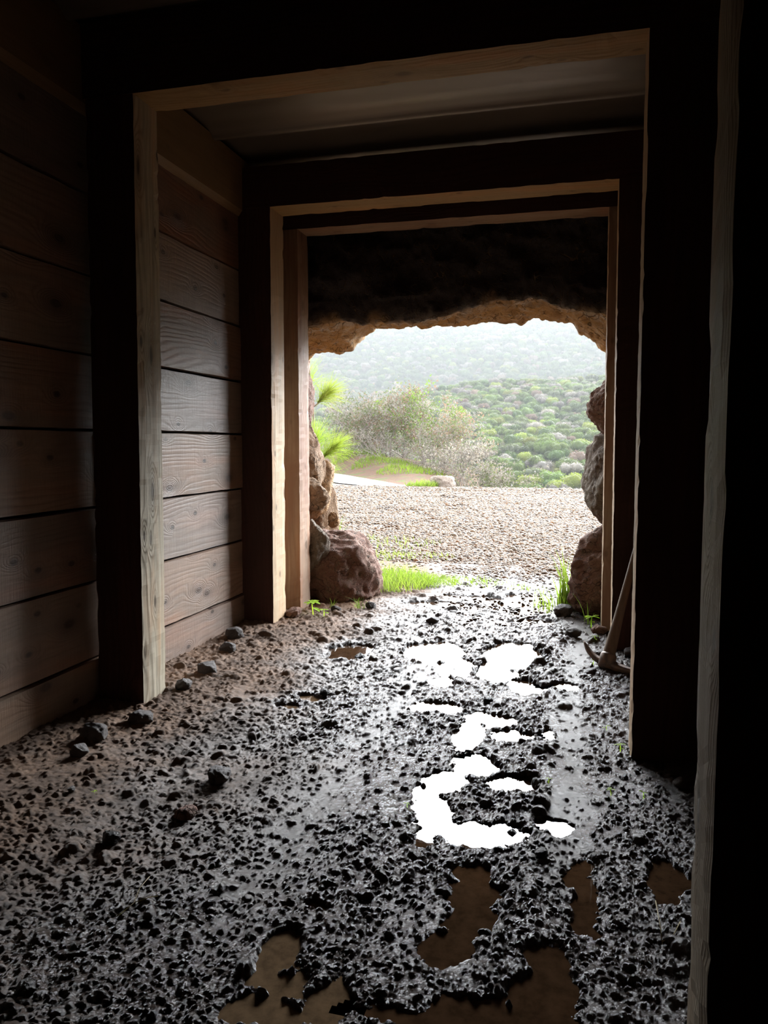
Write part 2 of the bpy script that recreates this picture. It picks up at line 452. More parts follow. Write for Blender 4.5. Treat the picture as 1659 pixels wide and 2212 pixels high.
# ceiling sheet with shallow pans and raised lap seams across the passage
def ceiling():
    ys = []; zs = []
    y = -3.0
    prof = [(0, 0), (.03, .03), (.06, .038), (.20, .05), (.34, .045), (.52, .034), (.60, .004), (.615, -.012), (.635, -.014), (.648, 0)]
    per = .648; base = 4.19 - .625
    Y = []; Z = []
    k = -11
    while base + k*per < 4.8:
        for (a, b) in prof[:-1]:
            Y.append(base + k*per + a); Z.append(2.955 + b)
        k += 1
    Y = np.array(Y); Z = np.array(Z)
    xs = np.linspace(-2.25, .6, 40)
    yy = np.interp(np.linspace(0, len(Y) - 1, (len(Y) - 1)*3 + 1), np.arange(len(Y)), Y); zz = np.interp(np.linspace(0, len(Z) - 1, (len(Z) - 1)*3 + 1), np.arange(len(Z)), Z)
    V = []
    for j in range(len(yy)):
        for x in xs:
            V.append((x, yy[j], zz[j] + .004*float(fbm(np.array([x*1.3]), np.array([yy[j]*2.0]), o=2, seed=4)[0])))
    n1 = len(xs); F = []
    for j in range(len(yy) - 1):
        for i in range(n1 - 1):
            F.append([j*n1 + i, (j + 1)*n1 + i, (j + 1)*n1 + i + 1, j*n1 + i + 1])
    me = raw_mesh('ceiling', np.array(V), F, M['sheet'], True)
    o = structure(obj('ceiling', me), 'metal ceiling sheet with a raised seam across the passage')
    s = o.modifiers.new('t', 'SOLIDIFY'); s.thickness = .004; s.offset = 1
ceiling()

def box_mesh(name, a, b, mat):
    (x0, y0, z0), (x1, y1, z1) = a, b
    V = [(x0,y0,z0),(x1,y0,z0),(x1,y1,z0),(x0,y1,z0),(x0,y0,z1),(x1,y0,z1),(x1,y1,z1),(x0,y1,z1)]
    F = [[0,3,2,1],[4,5,6,7],[0,1,5,4],[1,2,6,5],[2,3,7,6],[3,0,4,7]]
    return raw_mesh(name, V, F, mat, False)
# earth that the tunnel is dug into (keeps daylight out of the passage)
for nm, a, b in (('wall_earth_left', (-3.4, -3.4, -.5), (-2.22, 5.3, 3.3)), ('wall_earth_right', (.52, -3.4, -.5), (1.7, 5.3, 3.3)),
                 ('wall_earth_above', (-3.4, -3.4, 3.06), (1.7, 5.35, 4.6)), ('wall_back', (-2.3, -3.4, -.5), (.6, -3.02, 3.2))):
    structure(obj(nm, box_mesh(nm, a, b, M['soil'])), 'dark earth around the dug passage')

# ------------------------------------------------------------------ puddles and floor
PUD = {
    'A':[(-0.828, 4.328, 0.189, 0.219), (-0.657, 4.036, 0.1, 0.172), (-0.699, 3.786, 0.071, 0.092)],
    'B':[(-0.38, 4.4, 0.161, 0.301), (-0.422, 4.056, 0.112, 0.215), (-0.267, 3.795, 0.104, 0.134)],
    'C':[(-1.304, 4.196, 0.121, 0.193)],
    'D':[(-0.646, 3.389, 0.128, 0.074), (-0.381, 3.306, 0.123, 0.081), (-0.285, 3.151, 0.097, 0.063), (-0.451, 3.09, 0.064, 0.179)],
    'E':[(-0.383, 2.818, 0.088, 0.094), (-0.46, 2.65, 0.084, 0.096), (-0.492, 2.471, 0.044, 0.152), (-0.238, 2.67, 0.099, 0.068), (-0.369, 2.307, 0.117, 0.053), (-0.248, 2.325, 0.102, 0.064), (-0.447, 2.365, 0.06, 0.093), (-0.452, 2.24, 0.036, 0.07), (-0.296, 2.253, 0.078, 0.039)],
    'G':[(-0.282, 2.012, 0.066, 0.112), (-0.267, 1.874, 0.06, 0.088), (-0.296, 1.733, 0.045, 0.068)],
    'H':[(0.001, 2.124, 0.028, 0.084), (0.027, 1.995, 0.03, 0.106), (0.044, 1.908, 0.02, 0.049)],
    'I':[(-0.044, 1.7, 0.053, 0.095), (-0.064, 1.589, 0.08, 0.084), (-0.185, 1.529, 0.127, 0.053), (-0.314, 1.474, 0.116, 0.032)],
    'J':[(-0.67, 1.598, 0.049, 0.077), (-0.645, 1.523, 0.063, 0.049), (-0.644, 1.419, 0.089, 0.056), (-0.52, 1.481, 0.05, 0.066)],
    'K':[(0.256, 2.169, 0.055, 0.10)],
    'L':[(-0.649, 1.813, 0.024, 0.019)],
    'M':[(-1.248, 3.337, 0.07, 0.04), (-1.291, 3.212, 0.055, 0.035)],
    'O':[(-0.45, 5.72, 0.24, 0.26), (-1.02, 5.62, 0.3, 0.12), (-0.388, 6.075, 0.22, 0.2), (-0.62, 5.9, 0.3, 0.10), (-0.333, 5.263, 0.16, 0.09), (-.9, 5.98, .22, .07)],
    'Q':[(-0.134, 3.176, 0.035, 0.042)],
    'R':[(-0.09, 3.86, 0.093, 0.053)],
    'S':[(-0.081, 2.401, 0.059, 0.043)],
}
WL = -.012
def pud_sd(x, y, lst):
    """>0 inside; roughly normalised"""
    s = np.full(np.shape(x), -9.)
    for (cx, cy, rx, ry) in lst:
        d = 1 - np.sqrt(((x - cx)/rx)**2 + ((y - cy)/ry)**2)
        d = d*min(rx, ry)*1.3
        s = np.maximum(s, d)
    return s

ys = [-3.0 + .08*i for i in range(50)]
y = 1.0
while y < 7.6:
    ys.append(y); y += max(.0026, .0020*y)
YS = np.array(ys)
XS = np.concatenate([np.arange(-2.2, -1.3, .0045), np.arange(-1.3, .3, .0027), np.arange(.3, .6, .0045)])
GX, GY = np.meshgrid(XS, YS)
warpx = .035*fbm(GX*9, GY*9, o=3, seed=5); warpy = .05*fbm(GX*9, GY*7, o=3, seed=6)
PX, PY = GX + warpx, GY + warpy
sd_all = np.full(GX.shape, -9.)
for k, l in PUD.items(): sd_all = np.maximum(sd_all, pud_sd(PX, PY, l))

# base relief
H = .014*fbm(GX*2.2, GY*1.5, o=3, seed=1)
rut = lambda x0, w, ph: np.exp(-((GX - x0 - .05*np.sin(GY*1.1 + ph))/w)**2)
H -= .012*rut(-.40, .16, 0) ; H -= .009*rut(.02, .07, 1.0); H += .006*rut(-.17, .07, .5)
H -= .008*rut(-.80, .09, 2.0); H += .006*rut(-.62, .06, 1.5)
H += .030*ss(-1.2, -2.1, GX) * (1 - ss(4.8, 5.4, GY)) + .02*ss(.15, .5, GX)
# packed, smoother strips
smooth = np.clip(rut(.00, .085, 1.0)*ss(1.6, 2.3, GY) + .9*rut(-.80, .13, 2.0)*ss(1.4, 1.9, GY)*(1 - ss(4.3, 4.8, GY)) + .55*ss(4.9, 5.4, GY) + .4*ss(.25, .6, fbm(GX*2.3, GY*2.0, o=2, seed=44)), 0, 1)
# left part has old diagonal drag marks
H += .003*vnoise((GX + GY*.35)*14, (GY - GX*.3)*2.5, seed=31)
H += (.0055 - .004*smooth)*fbm(GX*16, GY*16, o=4, seed=2, gain=.6)
# wetness
wet = ss(-1.75, -.85, GX + .35*fbm(GX*2, GY*2, o=3, seed=9))
wet = np.maximum(wet, .3*(1 - ss(1.5, 2.6, GY))*ss(-1.6, -.9, GX + .4*fbm(GX*3, GY*3, seed=12)))
wet = np.clip(wet*.92 - .25*ss(.2, .45, GX)*.6 + .12*fbm(GX*8, GY*8, seed=13), 0, 1)
wet = np.clip(np.maximum(wet, ss(-.10, 0, sd_all)), 0, 1)
# depressions
sd_all = sd_all + .022*fbm(GX*26, GY*26, o=4, seed=19, gain=.65)
dep = ss(-.022, .02, sd_all)
H = H*(1 - dep) + (WL - .017)*dep + dep*.014*fbm(GX*22, GY*22, o=3, seed=8)
near = ss(-.14, -.02, sd_all)*(1 - dep); H = H*(1 - .5*near) + near*.5*(WL + .006 + .003*fbm(GX*26, GY*26, o=2, seed=28))
H = np.where(sd_all > -.022, H, np.maximum(H, WL + .004 + .003*fbm(GX*30, GY*30, seed=3)))

# clods stamped on the relief, irregular little lumps
base = H.copy()
def stamp(cx, cy, r, hgt, seed):
    i0, i1 = np.searchsorted(XS, [cx - r*1.35, cx + r*1.35]); j0, j1 = np.searchsorted(YS, [cy - r*1.35, cy + r*1.35])
    if i1 - i0 < 2 or j1 - j0 < 2: return
    gx = GX[j0:j1, i0:i1] - cx; gy = GY[j0:j1, i0:i1] - cy
    a = seed*2.4; e = .72 + .28*math.sin(seed*1.7)
    u = (gx*math.cos(a) + gy*math.sin(a)); v = (-gx*math.sin(a) + gy*math.cos(a))/e
    th = np.arctan2(v, u)
    rr = r*(1 + .16*np.sin(th*2 + seed) + .12*np.sin(th*3 + seed*2.1) + .08*np.sin(th*5 + seed*.7))
    q = np.sqrt(u*u + v*v)/rr
    h = hgt*np.sqrt(np.clip(1 - q**2.6, 0, 1))*(1 + .35*(u/r)*math.sin(seed*5) + .2*(v/r)*math.cos(seed*3))
    b = base[j0:j1, i0:i1]
    H[j0:j1, i0:i1] = np.where(q < 1, np.maximum(H[j0:j1, i0:i1], b + h), H[j0:j1, i0:i1])
nc = 0
SM = smooth; 
for t in range(150000):
    yy = 1.0 + (7.0 - 1.0)*(random.random()**1.25); xx = random.uniform(-2.15, .55)
    j = min(len(YS) - 1, int(np.searchsorted(YS, yy))); i = min(len(XS) - 1, int(np.searchsorted(XS, xx)))
    s = SM[j, i]; inp = sd_all[j, i]
    if random.random() < s*.86: continue
    if inp > .0 and random.random() < (.93 if inp > .02 else .7): continue
    if vnoise(np.array([xx*3.3]), np.array([yy*3.3]), seed=77)[0] < random.uniform(-1.1, .3): continue
    r = .0034 + .0075*random.random()**2.4
    if random.random() < .05: r = random.uniform(.009, .017)
    if random.random() < .006: r = random.uniform(.015, .03)
    if yy > 2.3: r *= 1.0 + .22*min(yy - 2.3, 2.2)
    stamp(xx, yy, r, r*random.uniform(.35, .8), random.uniform(0, 50)); nc += 1
# fine crumb
H += .0044*(1 - .6*smooth)*(1 - .5*dep)*fbm(GX*55, GY*55, o=3, seed=21, gain=.6)
# blend to edges outside
H += 0.0
nx, ny = len(XS), len(YS)
V = np.stack([GX, GY, H], -1).reshape(-1, 3)
ii = np.arange(nx - 1)[None, :] + nx*np.arange(ny - 1)[:, None]
F = np.stack([ii, ii + 1, ii + 1 + nx, ii + nx], -1).reshape(-1, 4)
structure(obj('floor', raw_mesh('floor', V, F, M['mud'], True, {'wet': ('FLOAT', wet.ravel()), 'packed': ('FLOAT', smooth.ravel())})), 'churned wet mud floor of the passage')

def ground_z(x, y):
    i = int(np.clip(np.searchsorted(XS, x), 0, nx - 1)); j = int(np.clip(np.searchsorted(YS, y), 0, ny - 1))
    return float(base[j, i])
def floor_low(x, y, r):
    i0, i1 = np.searchsorted(XS, [x - r, x + r]); j0, j1 = np.searchsorted(YS, [y - r, y + r])
    i1 = max(i1, i0 + 1); j1 = max(j1, j0 + 1)
    return float(base[j0:j1, i0:i1].mean()) if i0 < nx and j0 < ny else 0.

PLAB = {
 'A': ('white-reflecting puddle left of centre beyond the middle of the floor', 0),
 'B': ('broad bright puddle just right of centre, level with the pickaxe head', 0),
 'C': ('small isolated bright puddle on the left, nearest the outer left post', 0),
 'D': ('branching bright puddle in the middle of the floor, behind the largest pool', 0),
 'E': ('largest bright pool in the middle of the floor, brown at its near end', 0),
 'G': ('dark brown puddle dotted with wet clods, in front of the largest bright pool', 0),
 'H': ('narrow elongated brown puddle in the wet track near the right', 0),
 'I': ('wide brown puddle at the bottom edge of the photo, right of centre', 0),
 'J': ('muddy tan puddle at the bottom edge, left of centre', 1),
 'K': ('shallow brown puddle beside the nearest right post', 0),
 'L': ('tiny tan puddle behind the muddy tan puddle at the bottom', 1),
 'M': ('thin tan streak of water in the churned mud on the left', 1),
 'O': ('shallow sheet of shining water just outside the tunnel mouth', 0),
 'Q': ('tiny bright puddle right of the branching puddle', 0),
 'R': ('short bright sliver of water in front of the pickaxe', 0),
 'S': ('small bright puddle at the right side of the largest pool', 0),
}
for k, (lab, tan) in PLAB.items():
    sd = pud_sd(PX, PY, PUD[k]); st = 4
    sub = sd[::st, ::st] > -.035
    jj, i2 = np.nonzero(sub)
    gx = GX[::st, ::st]; gy = GY[::st, ::st]
    idx = {}; Vp = []; Fp = []
    def vid(j, i):
        if (j, i) not in idx:
            idx[(j, i)] = len(Vp); Vp.append((gx[j, i], gy[j, i], WL))
        return idx[(j, i)]
    for j, i in zip(jj, i2):
        if j + 1 < gx.shape[0] and i + 1 < gx.shape[1]:
            Fp.append([vid(j, i), vid(j, i + 1), vid(j + 1, i + 1), vid(j + 1, i)])
    o = obj('puddle', raw_mesh('puddle', Vp, Fp, M['water_tan'] if tan else M['water'], True))
    tag(o, lab, 'puddle')

# ------------------------------------------------------------------ rocks
def rock_mesh(name, rad, seed, mat, sub=5, rough=.16, facets=9, fine=.03):
    V, F = ICO[sub]; V = V.copy()
    r = np.random.default_rng(seed)
    o = r.uniform(0, 50, 3)
    P = V*1.1 + o
    d = 1 + rough*1.3*fbm(P[:, 0]*1.2, P[:, 1]*1.2, P[:, 2]*1.2, 3, seed)
    V = V*d[:, None]
    for _ in range(facets):
        nn = r.normal(size=3); nn /= np.linalg.norm(nn); t = r.uniform(.62, .88)
        q = V@nn; over = np.maximum(q - t, 0); V -= nn*(over*.93)[:, None]
    P = V*2.6 + o
    rid = 1 - np.abs(fbm(P[:, 0], P[:, 1], P[:, 2], 4, seed + 3))*2.2
    f2 = fbm(P[:, 0]*4, P[:, 1]*4, P[:, 2]*4, 3, seed + 5)
    nrm = V/np.linalg.norm(V, axis=1)[:, None]
    V = V + nrm*(rough*.5*rid + fine*1.4*f2)[:, None]
    V = V*np.array(rad)
    rs = np.tile(o, (len(V), 1))
    return raw_mesh(name, V, F, mat, True, {'rs': ('FLOAT_VECTOR', rs)})

def boulder(name, label, c, rad, seed, mat, rot=(0, 0, 0), cat='boulder', group=None, **kw):
    o = obj(name, rock_mesh(name, rad, seed, M[mat], **kw), loc=c, rot=rot)
    return tag(o, label, cat, group)
# left stack
boulder('boulder', 'big reddish-brown boulder at the foot of the left side of the tunnel mouth', (-2.03, 5.70, .17), (.46, .36, .44), 3, 'rock_red', (0, .12, .3), sub=6, facets=8)
boulder('boulder', 'grey lichened boulder leaning on the big reddish boulder beside the left post', (-1.99, 5.39, .42), (.15, .12, .22), 8, 'rock_grey', (0, .2, 0))
boulder('boulder', 'brown rock resting on the grey boulder in the left stack', (-2.12, 5.66, .80), (.18, .18, .13), 12, 'rock_tan', (.2, 0, .3))
boulder('boulder', 'ochre rock behind the brown rock in the left stack', (-2.17, 6.0, .84), (.19, .22, .27), 15, 'rock_ochre')
boulder('boulder', 'small round ochre stone on top of the big reddish boulder', (-1.92, 5.72, .60), (.045, .05, .06), 17, 'rock_ochre')
boulder('boulder', 'pointed tan slab high in the left stack under the pine', (-2.22, 5.80, 1.12), (.20, .2, .30), 21, 'rock_tan', (0, -.35, 0))
boulder('boulder', 'dark brown rock jutting out high behind the left post', (-2.23, 5.75, 1.50), (.17, .2, .25), 25, 'rock_red', (0, .1, 0))
boulder('boulder', 'pale tan rock at the back of the left stack beside the gravel', (-2.22, 6.25, .60), (.17, .2, .36), 29, 'rock_tan')
# right stack
boulder('boulder', 'big reddish boulder at the foot of the right side of the tunnel mouth', (.28, 5.82, .22), (.43, .38, .40), 33, 'rock_red', (0, 0, .6), sub=6, facets=6)
boulder('boulder', 'brown overhanging rock halfway up behind the right posts', (.32, 5.95, 1.03), (.36, .35, .44), 37, 'rock_grey', (0, .2, .2), sub=6)
boulder('boulder', 'rounded reddish rock above the overhanging rock on the right', (.33, 6.0, 1.5), (.34, .3, .27), 41, 'rock_red', (0, -.3, 0), sub=6)
# rock masses filling the sides of the mouth
def rock_mass(name, a, b, seed, mat='rock_red', amp=.09):
    (x0, y0, z0), (x1, y1, z1) = a, b
    V, F = ICO[5]; V = V.copy()
    m = np.max(np.abs(V), axis=1)[:, None]; V = V/m*(.75) + V*.25
    P = V*2.4 + seed
    d = 1 + amp*fbm(P[:, 0], P[:, 1], P[:, 2], 4, seed)
    V = V*d[:, None]
    V = V*np.array([(x1 - x0)/2, (y1 - y0)/2, (z1 - z0)/2]) + np.array([(x0 + x1)/2, (y0 + y1)/2, (z0 + z1)/2])
    return structure(obj(name, raw_mesh(name, V, F, M[mat], True, {'rs': ('FLOAT_VECTOR', np.full((len(V), 3), float(seed)))})), 'rock face beside the tunnel mouth')
rock_mass('wall_rock_left', (-4.8, 5.3, -.6), (-2.45, 6.9, 3.4), 5)
rock_mass('wall_rock_right', (.62, 5.3, -.6), (3.6, 6.9, 3.4), 9)

def lintel():
    xs = np.linspace(-2.7, .95, 300)
    # lower outline of the outer and inner edge
    ox = [-2.7, -2.2, -1.98, -1.875, -1.79, -1.68, -1.3, -.98, -.72, -.35, -.14, -.08, .0, .10, .3, .95]
    oz = [1.75, 1.97, 1.965, 1.99, 2.11, 2.185, 2.175, 2.15, 2.16, 2.185, 2.165, 2.09, 2.02, 1.92, 1.8, 1.6]
    ix = [-2.7, -2.0, -1.6, -1.0, -.72, -.35, -.15, .1, .4, .95]
    iz = [2.0, 2.11, 2.115, 2.14, 2.225, 2.215, 2.165, 2.09, 2.0, 1.8]
    s = np.linspace(0, 1, 130)
    O = np.interp(xs, ox, oz); I = np.interp(xs, ix, iz)
    V = np.zeros((len(s), len(xs), 3))
    for j, t in enumerate(s):
        if t < .4:      # inner face downwards
            u = t/.4; y = 5.36 + .14*u**2 + 0*xs; z = 3.3 + (I - 3.3)*u
        elif t < .68:   # underside
            u = (t - .4)/.28; y = 5.50 + .66*u + 0*xs; z = I + (O - I)*(u**1.4)
        else:
            u = (t - .68)/.32; y = 6.16 + .35*np.sqrt(u) + 0*xs; z = O + (4.7 - O)*u
        V[j, :, 0] = xs; V[j, :, 1] = y; V[j, :, 2] = z
    P = V.reshape(-1, 3).copy()
    dv = np.roll(V, -1, 0) - np.roll(V, 1, 0); dv[0] = dv[1]; dv[-1] = dv[-2]
    nr = np.stack([np.zeros(dv.shape[:2]), -dv[..., 2], dv[..., 1]], -1); nr /= np.linalg.norm(nr, axis=-1)[..., None] + 1e-9
    nr = -nr.reshape(-1, 3)
    amp = np.where((np.repeat(s, len(xs)) > .36) & (np.repeat(s, len(xs)) < .74), .22, 1.0)
    big = fbm(P[:, 0]*2.2, P[:, 1]*2.2, P[:, 2]*2.8, 3, 61)
    rid = 1 - 2*np.abs(fbm(P[:, 0]*5, P[:, 1]*5, P[:, 2]*6, 4, 63))
    fine = fbm(P[:, 0]*22, P[:, 1]*22, P[:, 2]*22, 3, 65)
    V = P + nr*((.13*big*amp) + .055*rid*(.6 + .4*amp) + .028*np.abs(fbm(P[:, 0]*11, P[:, 1]*11, P[:, 2]*11, 3, 69)) + .014*fine)[:, None]
    n1 = len(xs); ii = np.arange(n1 - 1)[None, :] + n1*np.arange(len(s) - 1)[:, None]
    F = np.stack([ii, ii + n1, ii + n1 + 1, ii + 1], -1).reshape(-1, 4)
    o = obj('wall_rock_lintel', raw_mesh('wall_rock_lintel', V, F, M['lintel_rock'], True, {'rs': ('FLOAT_VECTOR', np.zeros((len(V), 3))), 'pale': ('FLOAT', np.exp(-((np.repeat(s, len(xs)) - .445 + .02*fbm(P[:, 0]*7, P[:, 1]*7, P[:, 2]*7, 3, 68))/.028)**2)), 'dark': ('FLOAT', 1 - ss(.395, .43, np.repeat(s, len(xs)) + .03*fbm(P[:, 0]*6, P[:, 1]*6, P[:, 2]*6, 3, 67)))}))  # 'dark' mask: painted shade on the unlit inner face
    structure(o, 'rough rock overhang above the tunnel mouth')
lintel()
structure(obj('wall_earth_over_mouth', box_mesh('e', (-4.2, 5.32, 3.28), (3.2, 6.4, 4.75), M['soil'])), 'dark earth above the rock overhang')

# loose stones
STN = [
 ('stone', 'angular grey stone at the foot of the plank wall beside the second left post', (-2.035, 4.177), .119, 'stone'),
 ('stone', 'flat grey stone just in front of the angular stone by the second left post', (-1.946, 3.915), .10, 'stone'),
 ('stone', 'blocky grey stone with a white face by the plank wall, halfway between the left posts', (-1.855, 3.507), .115, 'stone'),
 ('stone', 'grey stone touching the far side of the weathered left post', (-1.845, 3.24), .09, 'stone'),
 ('stone', 'pale flat stone under the near corner of the weathered left post', (-1.80, 2.80), .10, 'stone'),
 ('stone', 'largest grey stone near the left wall in front of the weathered post', (-1.87, 2.584), .12, 'stone'),
 ('stone', 'pointed grey stone just in front of the largest stone by the left wall', (-1.819, 2.426), .077, 'stone'),
 ('stone', 'solitary angular grey stone in the open mud left of centre', (-1.243, 2.417), .096, 'stone'),
 ('stone', 'reddish flat stone half sunk in the mud below the solitary grey stone', (-1.221, 2.139), .073, 'rock_red'),
 ('stone', 'dark lump of stone casting a long shadow at the left', (-1.357, 1.938), .07, 'dark_stone'),
 ('stone', 'small grey stone at the right, in the shade behind the nearest post', (.345, 2.76), .055, 'stone'),
 ('stone', 'black wet stone standing in the largest bright pool', (-.197, 2.339), .042, 'dark_stone'),
 ('stone', 'brown stone between the two left outer posts', (-1.891, 4.798), .12, 'rock_red'),
 ('stone', 'tiny pale stone in the dry mud near the left edge', (-1.663, 2.164), .03, 'stone'),
 ('stone', 'flat stone at the inner edge of the outside water', (-.976, 5.012), .085, 'stone'),
 ('stone', 'flat grey stone at the foot of the tall grass on the right', (-.139, 5.465), .14, 'stone'),
 ('stone', 'flat stone at the right side, in front of the grass', (-.05, 4.881), .10, 'stone'),
 ('stone', 'brown stone against the foot of the outermost right post', (.10, 5.0), .11, 'rock_red'),
 ('stone', 'dark stone at the edge of the small isolated puddle', (-1.22, 4.12), .075, 'dark_stone'),
 ('stone', 'dark round stone in the mud behind the narrow brown puddle', (-.101, 2.2), .045, 'dark_stone'),
 ('stone', 'black clod sitting in the dotted brown puddle', (-.215, 1.82), .036, 'dark_stone'),
 ('stone', 'dark clod in the near end of the tan puddle', (-.513, 1.468), .035, 'dark_stone'),
 ('stone', 'dark clod near the lower left corner', (-1.155, 1.33), .05, 'dark_stone'),
 ('stone', 'rough dark stone behind the pickaxe head by the second right post', (.27, 4.45), .10, 'stone'),
 ('stone', 'small dark stone beside the thin streak of water on the left', (-1.19, 3.42), .05, 'dark_stone'),
 ('stone', 'small grey stone near the foot of the big left boulder', (-1.50, 5.33), .09, 'stone'),
 ('stone', 'stone under the pine-side seedling by the outer left post', (-1.70, 5.12), .08, 'stone'),
 ('stone', 'pale flat stone lying in the outside water near the gravel', (-.30, 5.95), .07, 'stone'),
 ('stone', 'dark stone breaking the bright puddle level with the pickaxe', (-.66, 4.02), .04, 'dark_stone'),
 ('stone', 'wet stone at the far end of the branching puddle', (-.42, 3.52), .05, 'dark_stone'),
]
for i, (nm, lab, (x, y), s, mt) in enumerate(STN):
    me = rock_mesh(nm, (s*.5, s*.42, s*.34), 300 + i*7, M[mt], sub=4, rough=.22, facets=11, fine=.02)
    zs = [v.co.z for v in me.vertices]
    o = obj(nm, me, loc=(x, y, floor_low(x, y, s*.3) - min(zs)*.62), rot=(random.uniform(-.2, .2), random.uniform(-.2, .2), random.uniform(0, 6)))
    tag(o, lab, 'stone')
o = boulder('boulder', 'pale boulder standing alone at the far edge of the gravel', (-3.85, 21.0, .12), (.36, .3, .27), 71, 'pale_rock', sub=4)

# ------------------------------------------------------------------ outside ground
def Zout(X, Y):
    z = 0*X
    z = z - .02 + .035*np.exp(-((Y - 20.3)/.8)**2)*(1 - ss(-5, -7, X)) + .02*fbm(X*.8, Y*.8, o=3, seed=80)
    edge = 20.8 + .3*fbm(X*.6, Y*0, o=2, seed=81)
    drop = np.maximum(Y - edge, 0)
    fall = -.32*np.minimum(drop, 22)
    # bank on the left behind the path
    bx = np.maximum(-X - 4.4, 0)
    yed = 20.9 + (-X - 4.6)*1.62
    bank = np.minimum(bx*.15, 2.0)*ss(.2, 4.0, Y - yed)
    leftm = ss(-3.2, -5.2, X)
    z = z + fall*(1 - leftm) + (bank - .0*drop)*leftm
    z = np.where(Y > edge, z, z)
    # hills
    spur = -9.0 + np.maximum(Y - 42, 0)*.21
    crest = 150 + .2*X
    spur = np.where(Y > crest, -9 + (crest - 42)*.21 - (Y - crest)*.16, spur)
    spur = spur - .17*np.maximum(-X - 22, 0)*ss(60, 140, Y)
    far = (Y - 235)*.365 + .03*X
    far = np.where(Y > 470, 235*.365 - (Y - 470)*.2, far)
    hill = np.maximum(spur, far)
    hill = hill + 2.6*fbm(X*.02, Y*.02, o=4, seed=90)*ss(50, 90, Y)
    k = ss(26, 50, Y)
    k2 = np.where(X < -3.5, ss(34, 60, Y), k)
    return z*(1 - k2) + np.minimum(hill, 200)*k2
def outside():
    ysg = np.concatenate([np.arange(6.2, 30, .16), np.geomspace(30, 620, 190)])
    t = np.linspace(-1, 1, 200)
    X = np.zeros((len(ysg), len(t))); Y = np.zeros_like(X)
    for j, yv in enumerate(ysg):
        w = 14 + .75*yv
        X[j] = -.18*yv + np.sign(t)*np.abs(t)**1.25*w; Y[j] = yv
    Z = Zout(X, Y)
    cut = ysg <= 30.0
    n1 = len(t)
    def part(j0, j1, nm, mat, lab):
        v = np.stack([X[j0:j1], Y[j0:j1], Z[j0:j1]], -1).reshape(-1, 3)
        m = j1 - j0; ii = np.arange(n1 - 1)[None, :] + n1*np.arange(m - 1)[:, None]
        f = np.stack([ii, ii + 1, ii + 1 + n1, ii + n1], -1).reshape(-1, 4)
        xx, yy = v[:, 0], v[:, 1]
        soil = (1 - ss(6.3, 7.1, yy + .4*fbm(xx*2, yy*2, seed=93)))
        reds = ss(.15, .5, fbm(xx*2.2, yy*2.0, o=3, seed=94))*ss(-1.6, -2.4, xx)*(1 - ss(9, 11, yy))
        soil = np.maximum(soil, reds)
        bank = ss(-4.0, -5.0, xx)*(1 - ss(34, 44, yy))
        me = raw_mesh(nm, v, f, mat, True, {'soil': ('FLOAT', soil), 'bank': ('FLOAT', bank)})
        if nm == 'hillside':
            me.materials.append(M['gravel'])
            fc = v[f].mean(1); g = (fc[:, 0] < -4.2) & (fc[:, 1] < 20.9 + (-fc[:, 0] - 4.6)*1.1)
            me.polygons.foreach_set('material_index', g.astype(np.int32))
        structure(obj(nm, me), lab)
    jc = int(np.searchsorted(ysg, 20.9)) + 1
    part(0, jc, 'floor_gravel_yard', M['gravel'], 'pale gravel yard outside the tunnel')
    part(jc - 1, len(ysg), 'hillside', M['terrain'], 'hillside rising across the valley')
outside()
def path():
    pts = [(-15, 37.7, -11, 26.5), (-10.6, 30.6, -8.3, 23.6), (-8.6, 27.4, -7.2, 22.1), (-6.9, 24.6, -6.2, 21.2), (-5.3, 22, -5.1, 20.9), (-4.7, 21.1, -4.5, 20.8)]
    V = []; F = []
    P = np.array(pts); t = np.linspace(0, len(P) - 1, 40); Q = np.stack([np.interp(t, np.arange(len(P)), P[:, k]) for k in range(4)], 1)
    for q in Q:
        for w in np.linspace(0, 1, 8):
            x = q[0]*(1 - w) + q[2]*w; y = q[1]*(1 - w) + q[3]*w
            V.append((x, y, float(Zout(np.array([x]), np.array([y]))[0]) + .03))
    for j in range(39):
        for i in range(7): F.append([j*8 + i, j*8 + i + 1, (j + 1)*8 + i + 1, (j + 1)*8 + i])
    o = obj('path', raw_mesh('path', np.array(V), F, M['path'], True)); structure(o, 'pale path curving away to the left beyond the gravel')
path()

